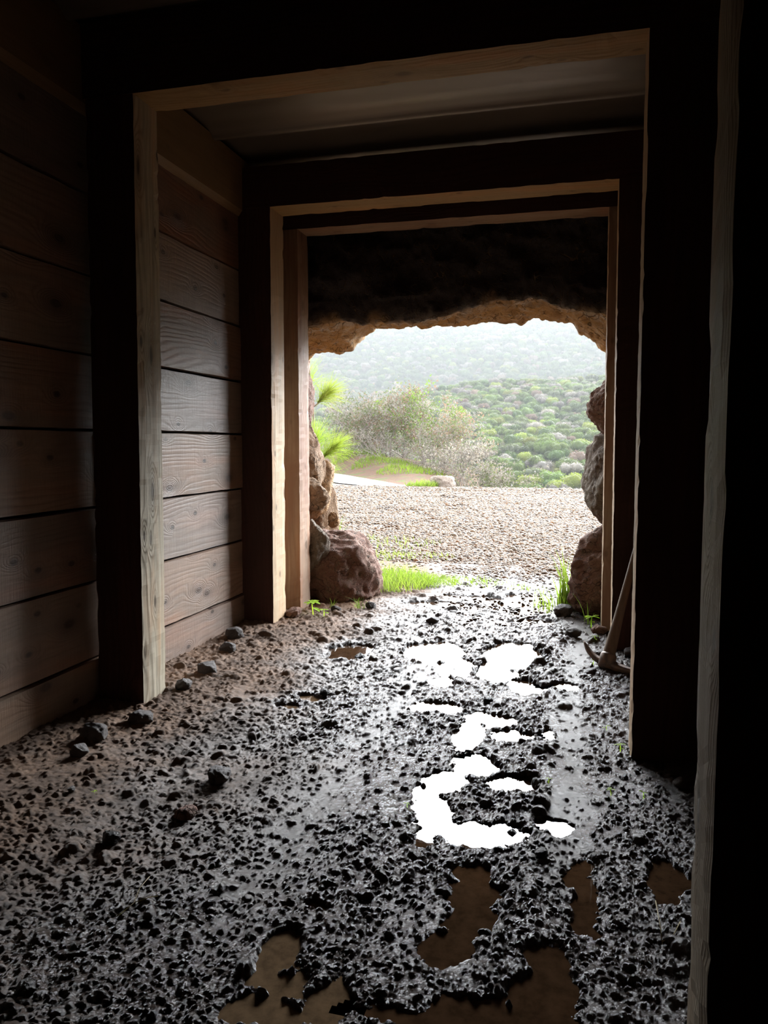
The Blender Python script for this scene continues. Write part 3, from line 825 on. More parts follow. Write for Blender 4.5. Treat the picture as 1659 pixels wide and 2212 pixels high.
# pebbles (uncountable gravel)
def pebbles():
    r = np.random.default_rng(5); out = []
    Bv, Bf = ICO[1]
    n = 66000
    y = 4.95 + (12.5 - 4.95)*r.random(n)**1.15
    y2 = 12 + 9.0*r.random(65000)**.9; y = np.concatenate([y, y2]); n = len(y)
    x = -.17*y + (r.random(n)*2 - 1)*(.55*y*.62 + .3)
    d = fbm(x*2.5, y*2.0, o=3, seed=95)
    p = ss(6.15, 6.9, y + .45*d)
    p = np.where((y > 5.0) & (y < 6.6) & (x > -1.45) & (x < -.05), np.maximum(p, .12), p)
    green = (x < -1.0) & (y < 7.6) & (x < -1.0 - (y - 6.0)*.25)
    p = np.where(green, p*.25, p)
    reds = ss(.15, .5, fbm(x*2.2, y*2.0, o=3, seed=94))*ss(-1.6, -2.4, x)
    p = p*(1 - .8*reds)
    keep = (r.random(n) < p) & ~((x < -1.4) & (y < 6.3)) & ~((x > -.03) & (y < 6.3))
    x, y = x[keep], y[keep]; n = len(x)
    s = (.009 + .011*r.random(n)**1.5)*(1 + .07*(y - 6))
    big = r.random(n) < .06; s[big] *= 1.5
    jit = 1 + .22*(r.random((n, len(Bv), 1)) - .5)*2
    V = Bv[None]*jit
    sc = np.stack([s*(.9 + .5*r.random(n)), s*(.9 + .3*r.random(n)), s*(.5 + .3*r.random(n))], 1)
    V = V*sc[:, None, :]
    a = r.random(n)*6.28; tl = (r.random(n) - .5)*.8
    ca, sa = np.cos(a)[:, None], np.sin(a)[:, None]
    Vx = V[..., 0]*ca - V[..., 1]*sa; Vy = V[..., 0]*sa + V[..., 1]*ca; Vz = V[..., 2] + Vx*np.sin(tl)[:, None]
    z0 = np.maximum(Zout(x, y), -.02) + s*.25 + .008*r.random(n)
    V = np.stack([Vx + x[:, None], Vy + y[:, None], Vz + z0[:, None]], -1).reshape(-1, 3)
    F = (Bf[None] + (np.arange(n)*len(Bv))[:, None, None]).reshape(-1, 3)
    pal = np.array([(.60, .47, .35), (.68, .58, .47), (.50, .35, .23), (.44, .38, .34), (.36, .33, .33), (.74, .68, .60), (.55, .36, .22), (.62, .52, .44)])
    c = (pal[r.integers(0, len(pal), n)]**1.25)*np.array([1.12, 1.0, .86])*(.17 + .25*r.random((n, 1)))
    c = np.repeat(c, len(Bv), 0); c = np.concatenate([c, np.ones((len(c), 1))], 1)
    wt = np.repeat(1 - ss(6.3, 7.6, y + .3*r.random(n)), len(Bv))
    o = obj('gravel', raw_mesh('gravel', V, F, M['pebble'], True, {'col': ('FLOAT_COLOR', c), 'wetp': ('FLOAT', wt)}))
    tag(o, 'rounded cream and grey gravel covering the yard outside the tunnel', 'gravel', kind='stuff')
pebbles()

# ------------------------------------------------------------------ plants
def blades(n, cx, cy, rx, ry, hmin, hmax, w, seed, lean=.5, zfun=None, disc=True, arch=.6):
    r = np.random.default_rng(seed); V = []; F = []
    seg = 5
    for k in range(n):
        while True:
            u, v = r.uniform(-1, 1, 2)
            if u*u + v*v < 1: break
        x = cx + u*rx; y = cy + v*ry; z = (zfun(x, y) if zfun else 0.) - .01
        h = r.uniform(hmin, hmax)*(1 - .3*(u*u + v*v)); a = r.uniform(0, 6.283); l = h*lean*r.uniform(.2, 1)
        b = r.uniform(0, 6.283); ww = w*r.uniform(.6, 1.2)
        base = len(V)
        for s in range(seg + 1):
            t = s/seg
            px = x + math.cos(a)*l*t**1.8; py = y + math.sin(a)*l*t**1.8; pz = z + h*(t - arch*.35*t**3*(l/h))
            wd = ww*(1 - t**1.5)*.5 + .0002
            V.append((px - math.cos(b)*wd, py - math.sin(b)*wd, pz)); V.append((px + math.cos(b)*wd, py + math.sin(b)*wd, pz + wd*.4))
        for s in range(seg): F.append([base + 2*s, base + 2*s + 1, base + 2*s + 3, base + 2*s + 2])
    return np.array(V), np.array(F)
def grass(name, label, parts, cat='grass', kind=None, mat='grass', group=None):
    Vs = []; Fs = []; b = 0
    for p in parts:
        V, F = blades(**p); Vs.append(V); Fs.append(F + b); b += len(V)
    V = np.concatenate(Vs)
    o0 = V.mean(0); o0[2] = 0
    o = obj(name, raw_mesh(name, V - o0, np.concatenate(Fs), M[mat], True), loc=tuple(o0))
    return tag(o, label, cat, group, kind)
gz = lambda x, y: -.01
grass('grass_patch', 'thick bright green grass between the big left boulder and the gravel', [
    dict(n=1500, cx=-1.66, cy=6.35, rx=.42, ry=.48, hmin=.07, hmax=.20, w=.006, seed=1, lean=.8),
    dict(n=800, cx=-1.33, cy=6.45, rx=.30, ry=.26, hmin=.04, hmax=.12, w=.005, seed=2, lean=.9),
    dict(n=260, cx=-1.1, cy=6.6, rx=.3, ry=.22, hmin=.03, hmax=.09, w=.005, seed=3, lean=.9)], kind='stuff')
grass('grass_patch', 'sparse grass blades growing through the wet gravel in the middle', [
    dict(n=110, cx=-.80, cy=6.55, rx=.33, ry=.2, hmin=.03, hmax=.09, w=.005, seed=4, lean=.8),
    dict(n=50, cx=-.45, cy=6.35, rx=.2, ry=.12, hmin=.03, hmax=.08, w=.005, seed=5, lean=.8)], kind='stuff')
grass('grass_patch', 'patchy grass on the red soil left of the gravel', [
    dict(n=300, cx=-2.35, cy=7.8, rx=.5, ry=.5, hmin=.03, hmax=.10, w=.006, seed=6, lean=.8),
    dict(n=230, cx=-2.35, cy=9.0, rx=.7, ry=.6, hmin=.03, hmax=.10, w=.006, seed=7, lean=.8),
    dict(n=120, cx=-1.75, cy=8.0, rx=.45, ry=.25, hmin=.03, hmax=.09, w=.006, seed=8, lean=.8)], kind='stuff')
grass('grass_tuft', 'tall bright green grass tuft beside the big right boulder', [
    dict(n=95, cx=-.10, cy=5.72, rx=.09, ry=.12, hmin=.2, hmax=.55, w=.015, seed=9, lean=.35),
    dict(n=45, cx=-.2, cy=5.75, rx=.16, ry=.14, hmin=.08, hmax=.22, w=.008, seed=10, lean=1.1)])
grass('grass_tuft', 'small grass tuft at the foot of the big left boulder', [dict(n=16, cx=-1.58, cy=5.30, rx=.04, ry=.04, hmin=.06, hmax=.15, w=.006, seed=11, lean=1.0)])
grass('grass_tuft', 'thin grass tuft under the big left boulder near the post', [dict(n=9, cx=-1.77, cy=5.26, rx=.03, ry=.03, hmin=.05, hmax=.12, w=.005, seed=12, lean=.8)])
grass('grass_tuft', 'thin upright grass at the foot of the big right boulder', [dict(n=8, cx=.03, cy=5.30, rx=.03, ry=.03, hmin=.1, hmax=.27, w=.006, seed=13, lean=.5)])
grass('grass_tuft', 'grass tuft at the far edge of the gravel beside the pale boulder', [dict(n=420, cx=-4.35, cy=20.6, rx=.45, ry=.3, hmin=.12, hmax=.34, w=.02, seed=14, lean=.8, zfun=lambda x, y: .0)])
grass('grass_tuft', 'pale wispy grass tuft beside the left rock stack at the gravel', [dict(n=90, cx=-2.95, cy=8.8, rx=.12, ry=.15, hmin=.2, hmax=.5, w=.007, seed=15, lean=.7)])
grass('grass_patch', 'green grass along the crest of the reddish bank', [
    dict(n=700, cx=-10.0 + 1.9*i, cy=33.4 - 3.0*i, rx=1.3, ry=1.4, hmin=.05, hmax=.28, w=.03, seed=20 + i, lean=.8, zfun=lambda x, y: float(Zout(np.array([x]), np.array([y]))[0])) for i in range(3)], kind='stuff')

def seedling(label, x, y, s, seed, nl=4):
    r = random.Random(seed); V = []; F = []; 
    z0 = ground_z(x, y) - .003
    Vs = []; Fs = []
    def strip(p, q, w):
        b = len(V); d = np.array(q) - np.array(p); sd = np.cross(d, (0, .3, 1)); sd = sd/np.linalg.norm(sd)*w
        V.extend([tuple(np.array(p) - sd), tuple(np.array(p) + sd), tuple(np.array(q) + sd), tuple(np.array(q) - sd)]); F.append([b, b + 1, b + 2, b + 3])
    top = np.array([r.uniform(-.1, .1)*s, r.uniform(-.1, .1)*s, s*.8])
    strip((0, 0, 0), top, s*.035)
    st = obj('seedling', None, loc=(x, y, z0))
    me = raw_mesh('stem', np.array(V), [list(f) for f in F], M['seedling'], True)
    obj('stem', me, st)
    for k in range(nl):
        V2 = []; a = 6.283*k/nl + r.uniform(-.4, .4); L = s*r.uniform(.45, .75); up = r.uniform(-.1, .5)
        base = top*(1 if k < nl - 1 else .6)
        u = np.array([math.cos(a), math.sin(a), up]); u /= np.linalg.norm(u); sd = np.array([-math.sin(a), math.cos(a), 0])
        for t, w in ((0, .02), (.25, .17), (.55, .24), (.85, .14), (1, .01)):
            c = base + u*L*t + np.array([0, 0, -L*.25*t*t])
            V2 += [tuple(c - sd*w*L + np.array([0, 0, w*L*.3])), tuple(c), tuple(c + sd*w*L + np.array([0, 0, w*L*.3]))]
        F2 = []
        for j in range(4):
            F2 += [[j*3, j*3 + 1, j*3 + 4, j*3 + 3], [j*3 + 1, j*3 + 2, j*3 + 5, j*3 + 4]]
        obj('leaf', raw_mesh('leaf', np.array(V2), F2, M['seedling'], True), st)
    tag(st, label, 'seedling')
for i, (lab, x, y, s, nl) in enumerate([
    ('small yellow-green seedling at the foot of the large right post', .154, 3.023, .045, 5),
    ('tiny seedling in the mud behind the large right post seedling', .109, 3.297, .028, 2),
    ('tiny seedling in the middle of the smooth wet track', -.102, 2.70, .026, 3),
    ('two-leaved seedling in front of the large right post, left one', .109, 2.635, .032, 5),
    ('small seedling further right beside the shaded mud', .215, 2.653, .03, 4),
    ('tiny green seedling left of the largest bright pool', -.547, 2.397, .022, 4),
    ('seedling just in front of the pickaxe head', .06, 4.25, .035, 3),
    ('leafy seedling left of the pickaxe, by the outer right post', .075, 4.78, .05, 4),
    ('yellow-green leafy plant between the right boulder and the outer post', .055, 5.17, .10, 7),
    ('bright leafy plant beside the foot of the outermost left post', -1.80, 4.93, .11, 9),
    ('smaller leafy plant right of the bright one by the left post', -1.70, 4.87, .07, 7),
    ('tiny green sprout in the dry mud at the far left', -1.587, 2.184, .02, 2)]):
    seedling(lab, x, y, s, 40 + i, nl)

def tube(mb, pts, rad, sides=5):
    P = np.array(pts, float); n = len(P); R = np.broadcast_to(np.array(rad, float), (n,)) if np.ndim(rad) else np.full(n, rad)
    V = []
    for i in range(n):
        d = P[min(i + 1, n - 1)] - P[max(i - 1, 0)]; d /= np.linalg.norm(d) + 1e-9
        a = np.cross(d, (0, 0, 1) if abs(d[2]) < .9 else (1, 0, 0)); a /= np.linalg.norm(a); b = np.cross(d, a)
        for k in range(sides):
            t = 6.283*k/sides; V.append(P[i] + R[i]*(math.cos(t)*a + math.sin(t)*b))
    F = []
    for i in range(n - 1):
        for k in range(sides): F.append([i*sides + k, i*sides + (k + 1) % sides, (i + 1)*sides + (k + 1) % sides, (i + 1)*sides + k])
    F.append(list(range(sides))[::-1]); F.append([(n - 1)*sides + k for k in range(sides)])
    mb.add(V, F)
for lab, x, y, pts in (('dry straw stalk lying forked on the mud at lower left', -1.11, 1.66, [[(0, -.06, .01), (.01, 0, .012), (-.005, .05, .02), (.0, .09, .03)], [(.01, 0, .012), (.04, .03, .015), (.06, .03, .02)]]),
                       ('thin dry straw standing by the nearest right post', .205, 1.92, [[(0, -.06, .01), (0, 0, .02), (-.004, .09, .03)], [(0, -.05, .01), (.03, -.02, .015), (.05, .03, .02)]])):
    mb = MB()
    for p in pts: tube(mb, p, .0012, 4)
    tag(obj('dry_stalk', mb.mesh('dry_stalk', M['dry_stem'], True), loc=(x, y, ground_z(x, y))), lab, 'stalk')

# pine sapling left of the mouth
def pine():
    root = obj('pine_sapling', None, loc=(-3.07, 8.2, .15)); tag(root, 'young pine with long yellow-green needles just outside on the left', 'pine tree')
    mb = MB(); tube(mb, [(.05, 0, -.2), (.10, 0, .8), (.08, .02, 1.5), (.0, 0, 2.3)], [.014, .011, .009, .006], 6)
    obj('trunk', mb.mesh('trunk', M['twig'], True), root)
    for i, (bx, bz, tx, ty, tz, L, nn) in enumerate([(.09, .82, .36, -.05, 1.02, .36, 420), (.09, .80, .14, -.1, 1.10, .38, 380), (.08, 1.45, .26, 0, 1.62, .33, 420), (.05, 1.5, -.02, 0, 1.78, .45, 420), (.08, .6, .2, .1, .72, .25, 120), (.08, 1.2, -.3, 0, 1.3, .33, 160)]):
        mb = MB(); tube(mb, [(bx, 0, bz), ((bx + tx)/2, ty*.4, (bz + tz)/2 - .02), (tx, ty, tz)], [.008, .007, .005], 5)
        br = obj('branch', mb.mesh('branch', M['twig'], True), root)
        r = np.random.default_rng(60 + i); V = []; F = []
        ax = np.array([tx - bx, ty, tz - bz]); ax /= np.linalg.norm(ax)
        for k in range(nn):
            t = r.uniform(.3, 1.02); p = np.array([bx, 0, bz])*(1 - t) + np.array([tx, ty, tz])*t
            d = ax*r.uniform(.5, 1.3) + r.normal(size=3)*.5; d /= np.linalg.norm(d); l = L*r.uniform(.6, 1)
            sd = np.cross(d, r.normal(size=3)); sd /= np.linalg.norm(sd); w = .002
            b = len(V)
            for s in range(4):
                q = s/3; c = p + d*l*q + np.array([0, 0, -.12*l*q*q]); ww = w*(1 - .7*q)
                V += [c - sd*ww, c + sd*ww]
            for s in range(3): F.append([b + 2*s, b + 2*s + 1, b + 2*s + 3, b + 2*s + 2])
        obj('needles', raw_mesh('needles', np.array(V), np.array(F), M['needle'], True), br)['kind'] = 'stuff'
pine()

# shrub meshes
def shrub_mesh(name, mat, seed, nleaf=1300, leaf=.075, lumps=7):
    """unit-size shrub, ~1 radius, base at z=0"""
    r = np.random.default_rng(seed)
    cs = [(0, 0, .5, .55)]
    for _ in range(lumps):
        a = r.uniform(0, 6.28); d = r.uniform(.25, .6); cs.append((math.cos(a)*d, math.sin(a)*d, r.uniform(.3, .75), r.uniform(.28, .45)))
    V0, F0 = ICO[2]; Vs = []; Fs = []; b = 0
    for (x, y, z, q) in cs:
        v = V0*(1 + .12*fbm(V0[:, 0]*2 + x*9, V0[:, 1]*2, V0[:, 2]*2, 2, seed)[:, None])*q*.84 + np.array([x, y, z]); v[:, 2] = np.maximum(v[:, 2], -.1)
        Vs.append(v); Fs.append(F0 + b); b += len(v)
    FT = np.concatenate(Fs)
    V = []; F = []
    c = np.array(cs)
    pick = r.integers(0, len(cs), nleaf); d = r.normal(size=(nleaf, 3)); d[:, 2] = d[:, 2]*.8 + .25; d /= np.linalg.norm(d, axis=1)[:, None]
    p = c[pick, :3] + d*(c[pick, 3]*r.uniform(.82, 1.12, nleaf))[:, None]
    a = np.cross(d, r.normal(size=(nleaf, 3))); a /= np.linalg.norm(a, axis=1)[:, None]; u = np.cross(a, d) + d*r.uniform(.2, 1.4, (nleaf, 1)); u /= np.linalg.norm(u, axis=1)[:, None]
    s = leaf*r.uniform(.5, 1.2, (nleaf, 1))
    tri = np.stack([p - a*s*.5, p + a*s*.5, p + u*s*1.3], 1).reshape(-1, 3)
    FL = np.arange(nleaf*3).reshape(-1, 3) + b
    V = np.concatenate(Vs + [tri]); F = np.concatenate([FT, FL])
    return raw_mesh(name, V, F, mat, True)
KINDS = ['dark_green', 'green', 'lime', 'grey', 'sage', 'rust']
MESH = {}
for i, k in enumerate(KINDS):
    MESH[k] = [shrub_mesh('hill_shrub', SHR[k], 500 + i*3 + j) for j in range(2)]
NAMES = {'dark_green': ('dark green shrub low on the hillside across the valley', 'dark green shrubs low on the hillside'),
 'green': ('mid green bushy shrub low on the hillside across the valley', 'mid green shrubs low on the hillside'),
 'lime': ('yellow-green shrub low on the hillside across the valley', 'yellow-green shrubs low on the hillside'),
 'grey': ('rounded pale grey shrub low on the hillside across the valley', 'pale grey shrubs low on the hillside'),
 'sage': ('grey-green sage shrub low on the hillside across the valley', 'sage shrubs low on the hillside'),
 'rust': ('rust-brown shrub low on the hillside across the valley', 'rust-brown shrubs low on the hillside')}
def scatter():
    r = np.random.default_rng(11)
    pts = []
    y = 52.0
    while y < 460:
        sp = 1.75 if y < 175 else 3.3
        w0 = -.42*y - 6; w1 = .11*y + 6
        for x in np.arange(w0, w1, sp):
            pts.append((x + r.uniform(-.6, .6)*sp, y + r.uniform(-.5, .5)*sp))
        y += sp*(.95 if y < 175 else 1.15)
    P = np.array(pts)
    z = Zout(P[:, 0], P[:, 1])
    n1 = fbm(P[:, 0]*.035, P[:, 1]*.035, o=3, seed=140); n2 = fbm(P[:, 0]*.09, P[:, 1]*.09, o=2, seed=141); rr = r.random(len(P))
    kind = []
    for i in range(len(P)):
        lowr = (P[i, 1] < 85)
        pr = {'dark_green': .26 + .5*max(n1[i], 0), 'green': .3 + .6*max(-n1[i], 0), 'lime': .08 + (.15 if lowr else 0) + .2*max(n2[i], 0), 'grey': .13 + .35*max(-n2[i], 0) + (.10 if lowr else 0), 'sage': .2, 'rust': .06}
        tot = sum(pr.values()); q = rr[i]*tot
        for k, v in pr.items():
            q -= v
            if q <= 0: break
        kind.append(k)
    size = r.uniform(.75, 1.5, len(P))*np.where(P[:, 1] > 175, 1.8, 1.0)
    # keep only those the valley shows
    ratio = (z + size*1.4 - 1.2)/P[:, 1]
    keep = np.ones(len(P), bool)
    order = np.argsort(P[:, 1])
    infr = (P[:, 0]/P[:, 1] > -.30) & (P[:, 0]/P[:, 1] < .03) & (ratio > -.055)
    cnt = 0; rest = []
    for i in order:
        if cnt < 300 and infr[i]:
            k = kind[i]; nm = 'hill_shrub'
            o = obj(nm, MESH[k][i % 2], loc=(P[i, 0], P[i, 1], z[i] - .1), rot=(0, 0, r.uniform(0, 6.28)))
            s = size[i]; o.scale = (s, s, s*r.uniform(.8, 1.15)); tag(o, NAMES[k][0], 'shrub', NAMES[k][1]); cnt += 1
        elif ratio[i] > -.08: rest.append(i)
    rest = np.array(rest)
    # the uncountable rest: one object, geometry nodes instancing the same shrubs
    V = np.stack([P[rest, 0], P[rest, 1], z[rest] - .1], 1)
    me = bpy.data.meshes.new('hill_scrub'); me.vertices.add(len(V)); me.vertices.foreach_set('co', V.astype(np.float32).ravel())
    a = me.attributes.new('scl', 'FLOAT', 'POINT'); a.data.foreach_set('value', size[rest].astype(np.float32))
    a = me.attributes.new('rotz', 'FLOAT', 'POINT'); a.data.foreach_set('value', r.uniform(0, 6.28, len(rest)).astype(np.float32))
    src = bpy.data.collections.new('scrub_kinds')
    for i, k in enumerate(KINDS):
        src.objects.link(bpy.data.objects.new('kind_%d' % i, MESH[k][0]))
    a = me.attributes.new('idx', 'INT', 'POINT'); a.data.foreach_set('value', np.array([KINDS.index(kind[i]) for i in rest], np.int32))
    o = obj('hill_scrub', me); tag(o, 'dense low chaparral scrub covering the upper hillside', 'scrub', kind='stuff')
    g = bpy.data.node_groups.new('scrub', 'GeometryNodeTree')
    g.interface.new_socket('Geometry', in_out='INPUT', socket_type='NodeSocketGeometry'); g.interface.new_socket('Geometry', in_out='OUTPUT', socket_type='NodeSocketGeometry')
    gi = g.nodes.new('NodeGroupInput'); go = g.nodes.new('NodeGroupOutput')
    ip = g.nodes.new('GeometryNodeInstanceOnPoints'); ci = g.nodes.new('GeometryNodeCollectionInfo')
    ci.inputs['Collection'].default_value = src; ci.inputs['Separate Children'].default_value = True; ci.inputs['Reset Children'].default_value = True
    def na(nm, dt):
        q = g.nodes.new('GeometryNodeInputNamedAttribute'); q.data_type = dt; q.inputs[0].default_value = nm; return q.outputs[0]
    cx = g.nodes.new('ShaderNodeCombineXYZ'); g.links.new(na('rotz', 'FLOAT'), cx.inputs[2])
    g.links.new(gi.outputs[0], ip.inputs['Points']); g.links.new(ci.outputs[0], ip.inputs['Instance']); ip.inputs['Pick Instance'].default_value = True
    g.links.new(na('idx', 'INT'), ip.inputs['Instance Index']); g.links.new(cx.outputs[0], ip.inputs['Rotation']); g.links.new(na('scl', 'FLOAT'), ip.inputs['Scale'])
    g.links.new(ip.outputs[0], go.inputs[0])
    md = o.modifiers.new('scrub', 'NODES'); md.node_group = g
    print('shrubs', cnt, 'rest', len(rest))
scatter()

# grey twiggy shrubs on the bank, left middle ground
def twiggy(label, x, y, h, w, seed, kinds=('grey', 'sage'), leafn=900, bare=.5):
    r = np.random.default_rng(seed)
    z = float(Zout(np.array([x]), np.array([y]))[0])
    root = obj('twiggy_shrub', None, loc=(x, y, z - .05)); tag(root, label, 'shrub')
    mb = MB(); tips = []
    def grow(p, d, L, rad, lev):
        pts = [p]; q = p.copy(); dd = d.copy()
        for s in range(4):
            dd = dd + r.normal(size=3)*.22; dd /= np.linalg.norm(dd); q = q + dd*L/4; pts.append(q.copy())
        tube(mb, pts, np.linspace(rad, rad*.55, 5), 4 if lev < 2 else 3)
        if lev >= 3: tips.append(q); return
        for _ in range(3 + (lev == 0)):
            nd = dd + r.normal(size=3)*.6; nd[2] += .12; nd /= np.linalg.norm(nd)
            grow(pts[r.integers(2, 5)], nd, L*.62, rad*.5, lev + 1)
    for k in range(6):
        a = r.uniform(0, 6.28); d = np.array([math.cos(a)*w/h*.8, math.sin(a)*w/h*.8, 1.]); d /= np.linalg.norm(d)
        grow(np.array([r.uniform(-.15, .15)*w, r.uniform(-.15, .15)*w, 0.]), d, h*.5, .022*h/2.5, 0)
    obj('branches', mb.mesh('branches', M['twig'], True), root)
    T = np.array(tips)
    for ki, k in enumerate(kinds):
        sel = T[ki::len(kinds)]
        nl = leafn//len(kinds)
        pk = r.integers(0, len(sel), nl); p = sel[pk] + r.normal(size=(nl, 3))*.11*h/2.5
        a = r.normal(size=(nl, 3)); a /= np.linalg.norm(a, axis=1)[:, None]; u = r.normal(size=(nl, 3)); u /= np.linalg.norm(u, axis=1)[:, None]
        s = .032*r.uniform(.5, 1.3, (nl, 1))*h/2.5
        tri = np.stack([p - a*s, p + a*s, p + u*s*2.2], 1).reshape(-1, 3)
        obj('foliage', raw_mesh('foliage', tri, np.arange(nl*3).reshape(-1, 3), SHR[k], True), root)['kind'] = 'stuff'
TW = [
 ('tall grey-green shrub above the bank, directly right of the pine', -10.3, 34.0, 3.2, 2.2, ('sage', 'grey'), 5200),
 ('pale grey-brown shrub on the bank behind the second from the pine', -8.9, 33.5, 3.2, 2.2, ('grey', 'sage', 'rust'), 5200),
 ('tangle of bare grey branches on the bank under the tall shrubs', -8.3, 31.0, 1.8, 2.2, ('grey',), 700),
 ('dark green shrub with a dry top in the middle of the shrub row', -6.9, 32.6, 3.5, 2.3, ('sage', 'green', 'grey', 'rust'), 6500),
 ('low bare grey shrub on the bank edge above the pale boulder', -6.1, 29.6, 2.0, 1.5, ('grey', 'sage'), 1400),
 ('soft grey-brown shrub rising right of the dark green shrub', -5.0, 31.0, 3.0, 2.0, ('sage', 'grey', 'rust'), 5200),
 ('grey dry shrub directly behind the pale boulder', -4.3, 28.0, 2.9, 1.6, ('grey', 'grey'), 3400),
 ('greyish round shrub at the right end of the shrub row', -3.5, 27.0, 2.9, 1.5, ('sage', 'grey'), 3600),
 ('large grey shrub at the back of the row, left of centre', -10.0, 39.0, 3.8, 2.8, ('grey', 'sage'), 6000),
 ('dark shrub filling the gap behind the bare branches', -8.6, 37.0, 3.6, 2.6, ('dark_green', 'sage'), 6000),
]
for i, (lab, x, y, h, w, k, ln) in enumerate(TW): twiggy(lab, x, y, h, w, 700 + i, k, ln)

# ------------------------------------------------------------------ pickaxe
def pickaxe():
    b = np.array([.135, 4.20, .06]); t = np.array([.355, 4.53, .95]); L = np.linalg.norm(t - b)
    root = obj('pickaxe', None, loc=tuple(b)); tag(root, 'old pickaxe standing on its rusty head and leaning on the second right post', 'pickaxe')
    d = (t - b)/L
    mb = MB(); n = 20; V = []
    a = np.cross(d, (0, 0, 1)); a /= np.linalg.norm(a); c = np.cross(d, a)
    prof = [(-.03, .036, .026), (.0, .036, .026), (.08, .033, .025), (.2, .027, .021), (.45, .021, .016), (.7, .018, .014), (.9, .02, .015), (L, .021, .016)]
    for (s, ra, rb) in prof:
        for k in range(16):
            th = 6.283*k/16; V.append(d*s + a*ra*math.cos(th) + c*rb*math.sin(th))
    F = []
    m = len(prof)
    for i in range(m - 1):
        for k in range(16): F.append([i*16 + k, i*16 + (k + 1) % 16, (i + 1)*16 + (k + 1) % 16, (i + 1)*16 + k])
    F.append(list(range(16))[::-1]); F.append([(m - 1)*16 + k for k in range(16)])
    V = np.array(V)
    tc = np.stack([V[:, 2], V[:, 0], V[:, 1]], 1)
    mb.add(V, F, tc=tc, tone=np.full(len(V), .5))
    obj('handle', mb.mesh('handle', M['handle'], True, TT), root)
    # head: curved tapering blades through an eye collar
    pts = [(-.125, .12, .055), (-.10, .085, .012), (-.06, .045, -.018), (0, 0, -.03), (.07, -.06, -.035), (.14, -.11, -.03), (.20, -.155, -.012), (.235, -.18, .012)]
    P = np.array(pts); tt = np.linspace(0, len(P) - 1, 29); Q = np.stack([np.interp(tt, np.arange(len(P)), P[:, k]) for k in range(3)], 1)
    for _ in range(3): Q[1:-1] = (Q[:-2] + Q[1:-1]*2 + Q[2:])/4
    V = []; 
    for i, q in enumerate(Q):
        u = i/28; tn = Q[min(i + 1, 28)] - Q[max(i - 1, 0)]; tn /= np.linalg.norm(tn)
        sdv = np.cross(tn, (0, 0, 1)); sdv /= np.linalg.norm(sdv); up = np.cross(sdv, tn)
        w = np.interp(u, [0, .1, .35, .5, .7, 1], [.004, .012, .02, .026, .018, .022]); h = np.interp(u, [0, .1, .35, .5, .7, 1], [.004, .010, .017, .022, .013, .004])
        for (x, y) in ((1, .6), (.6, 1), (-.6, 1), (-1, .6), (-1, -.6), (-.6, -1), (.6, -1), (1, -.6)): V.append(q + sdv*w*x + up*h*y)
    F = []
    for i in range(28):
        for k in range(8): F.append([i*8 + k, i*8 + (k + 1) % 8, (i + 1)*8 + (k + 1) % 8, (i + 1)*8 + k])
    F.append(list(range(8))[::-1]); F.append([28*8 + k for k in range(8)])
    mb = MB(); mb.add(V, F); 
    h = obj('pick_head', mb.mesh('pick_head', M['steel'], True), root)
    mb = MB()
    V = []
    prof = [(-.055, .036, .03), (-.05, .043, .036), (-.01, .045, .038), (.02, .044, .037), (.03, .038, .03)]
    for (s, ra, rb) in prof:
        for k in range(16):
            th = 6.283*k/16; V.append(d*s + a*ra*math.cos(th) + c*rb*math.sin(th))
    F = []
    for i in range(4):
        for k in range(16): F.append([i*16 + k, i*16 + (k + 1) % 16, (i + 1)*16 + (k + 1) % 16, (i + 1)*16 + k])
    F.append(list(range(16))[::-1]); F.append([4*16 + k for k in range(16)])
    mb.add(V, F); obj('eye_collar', mb.mesh('eye_collar', M['steel'], True), h)
pickaxe()

# ------------------------------------------------------------------ haze in the valley (real scattering volume)
def haze():
    V = []; 
    for (yv, zt) in ((24, 5.0), (60, 12), (175, 42), (460, 112)):
        w0 = -.9*yv - 15; w1 = .6*yv + 15
        V += [(w0, yv, -14), (w1, yv, -14), (w1, yv, zt), (w0, yv, zt)]
    F = [[0, 1, 2, 3]]
    for j in range(3):
        a = j*4; b = a + 4
        for k in range(4): F.append([a + k, b + k, b + (k + 1) % 4, a + (k + 1) % 4][::-1])
    F.append([15, 14, 13, 12])
    me = raw_mesh('valley_haze', V, F, None, False)
    import bmesh
    bm = bmesh.new(); bm.from_mesh(me); bmesh.ops.recalc_face_normals(bm, faces=bm.faces); bm.to_mesh(me); bm.free()
    n = N('haze'); n.m.volume_intersection_method = 'ACCURATE' if hasattr(n.m, 'volume_intersection_method') else n.m.volume_intersection_method
    sc = n.node('VolumeScatter', {'Color': (.93, .97, 1, 1), 'Density': HAZE_S, 'Anisotropy': .35})
    ab = n.node('VolumeAbsorption', {'Color': (.2, .2, .2, 1), 'Density': HAZE_A})
    ad = n.node('AddShader', {0: sc.outputs[0], 1: ab.outputs[0]})
    n.t.links.new(ad.outputs[0], n.out.inputs['Volume'])
    me.materials.append(n.m)
    o = obj('valley_haze', me); tag(o, 'pale bright haze hanging over the valley and the hillside', 'haze', kind='stuff')
HAZE_S = .0008; HAZE_A = .0024
haze()

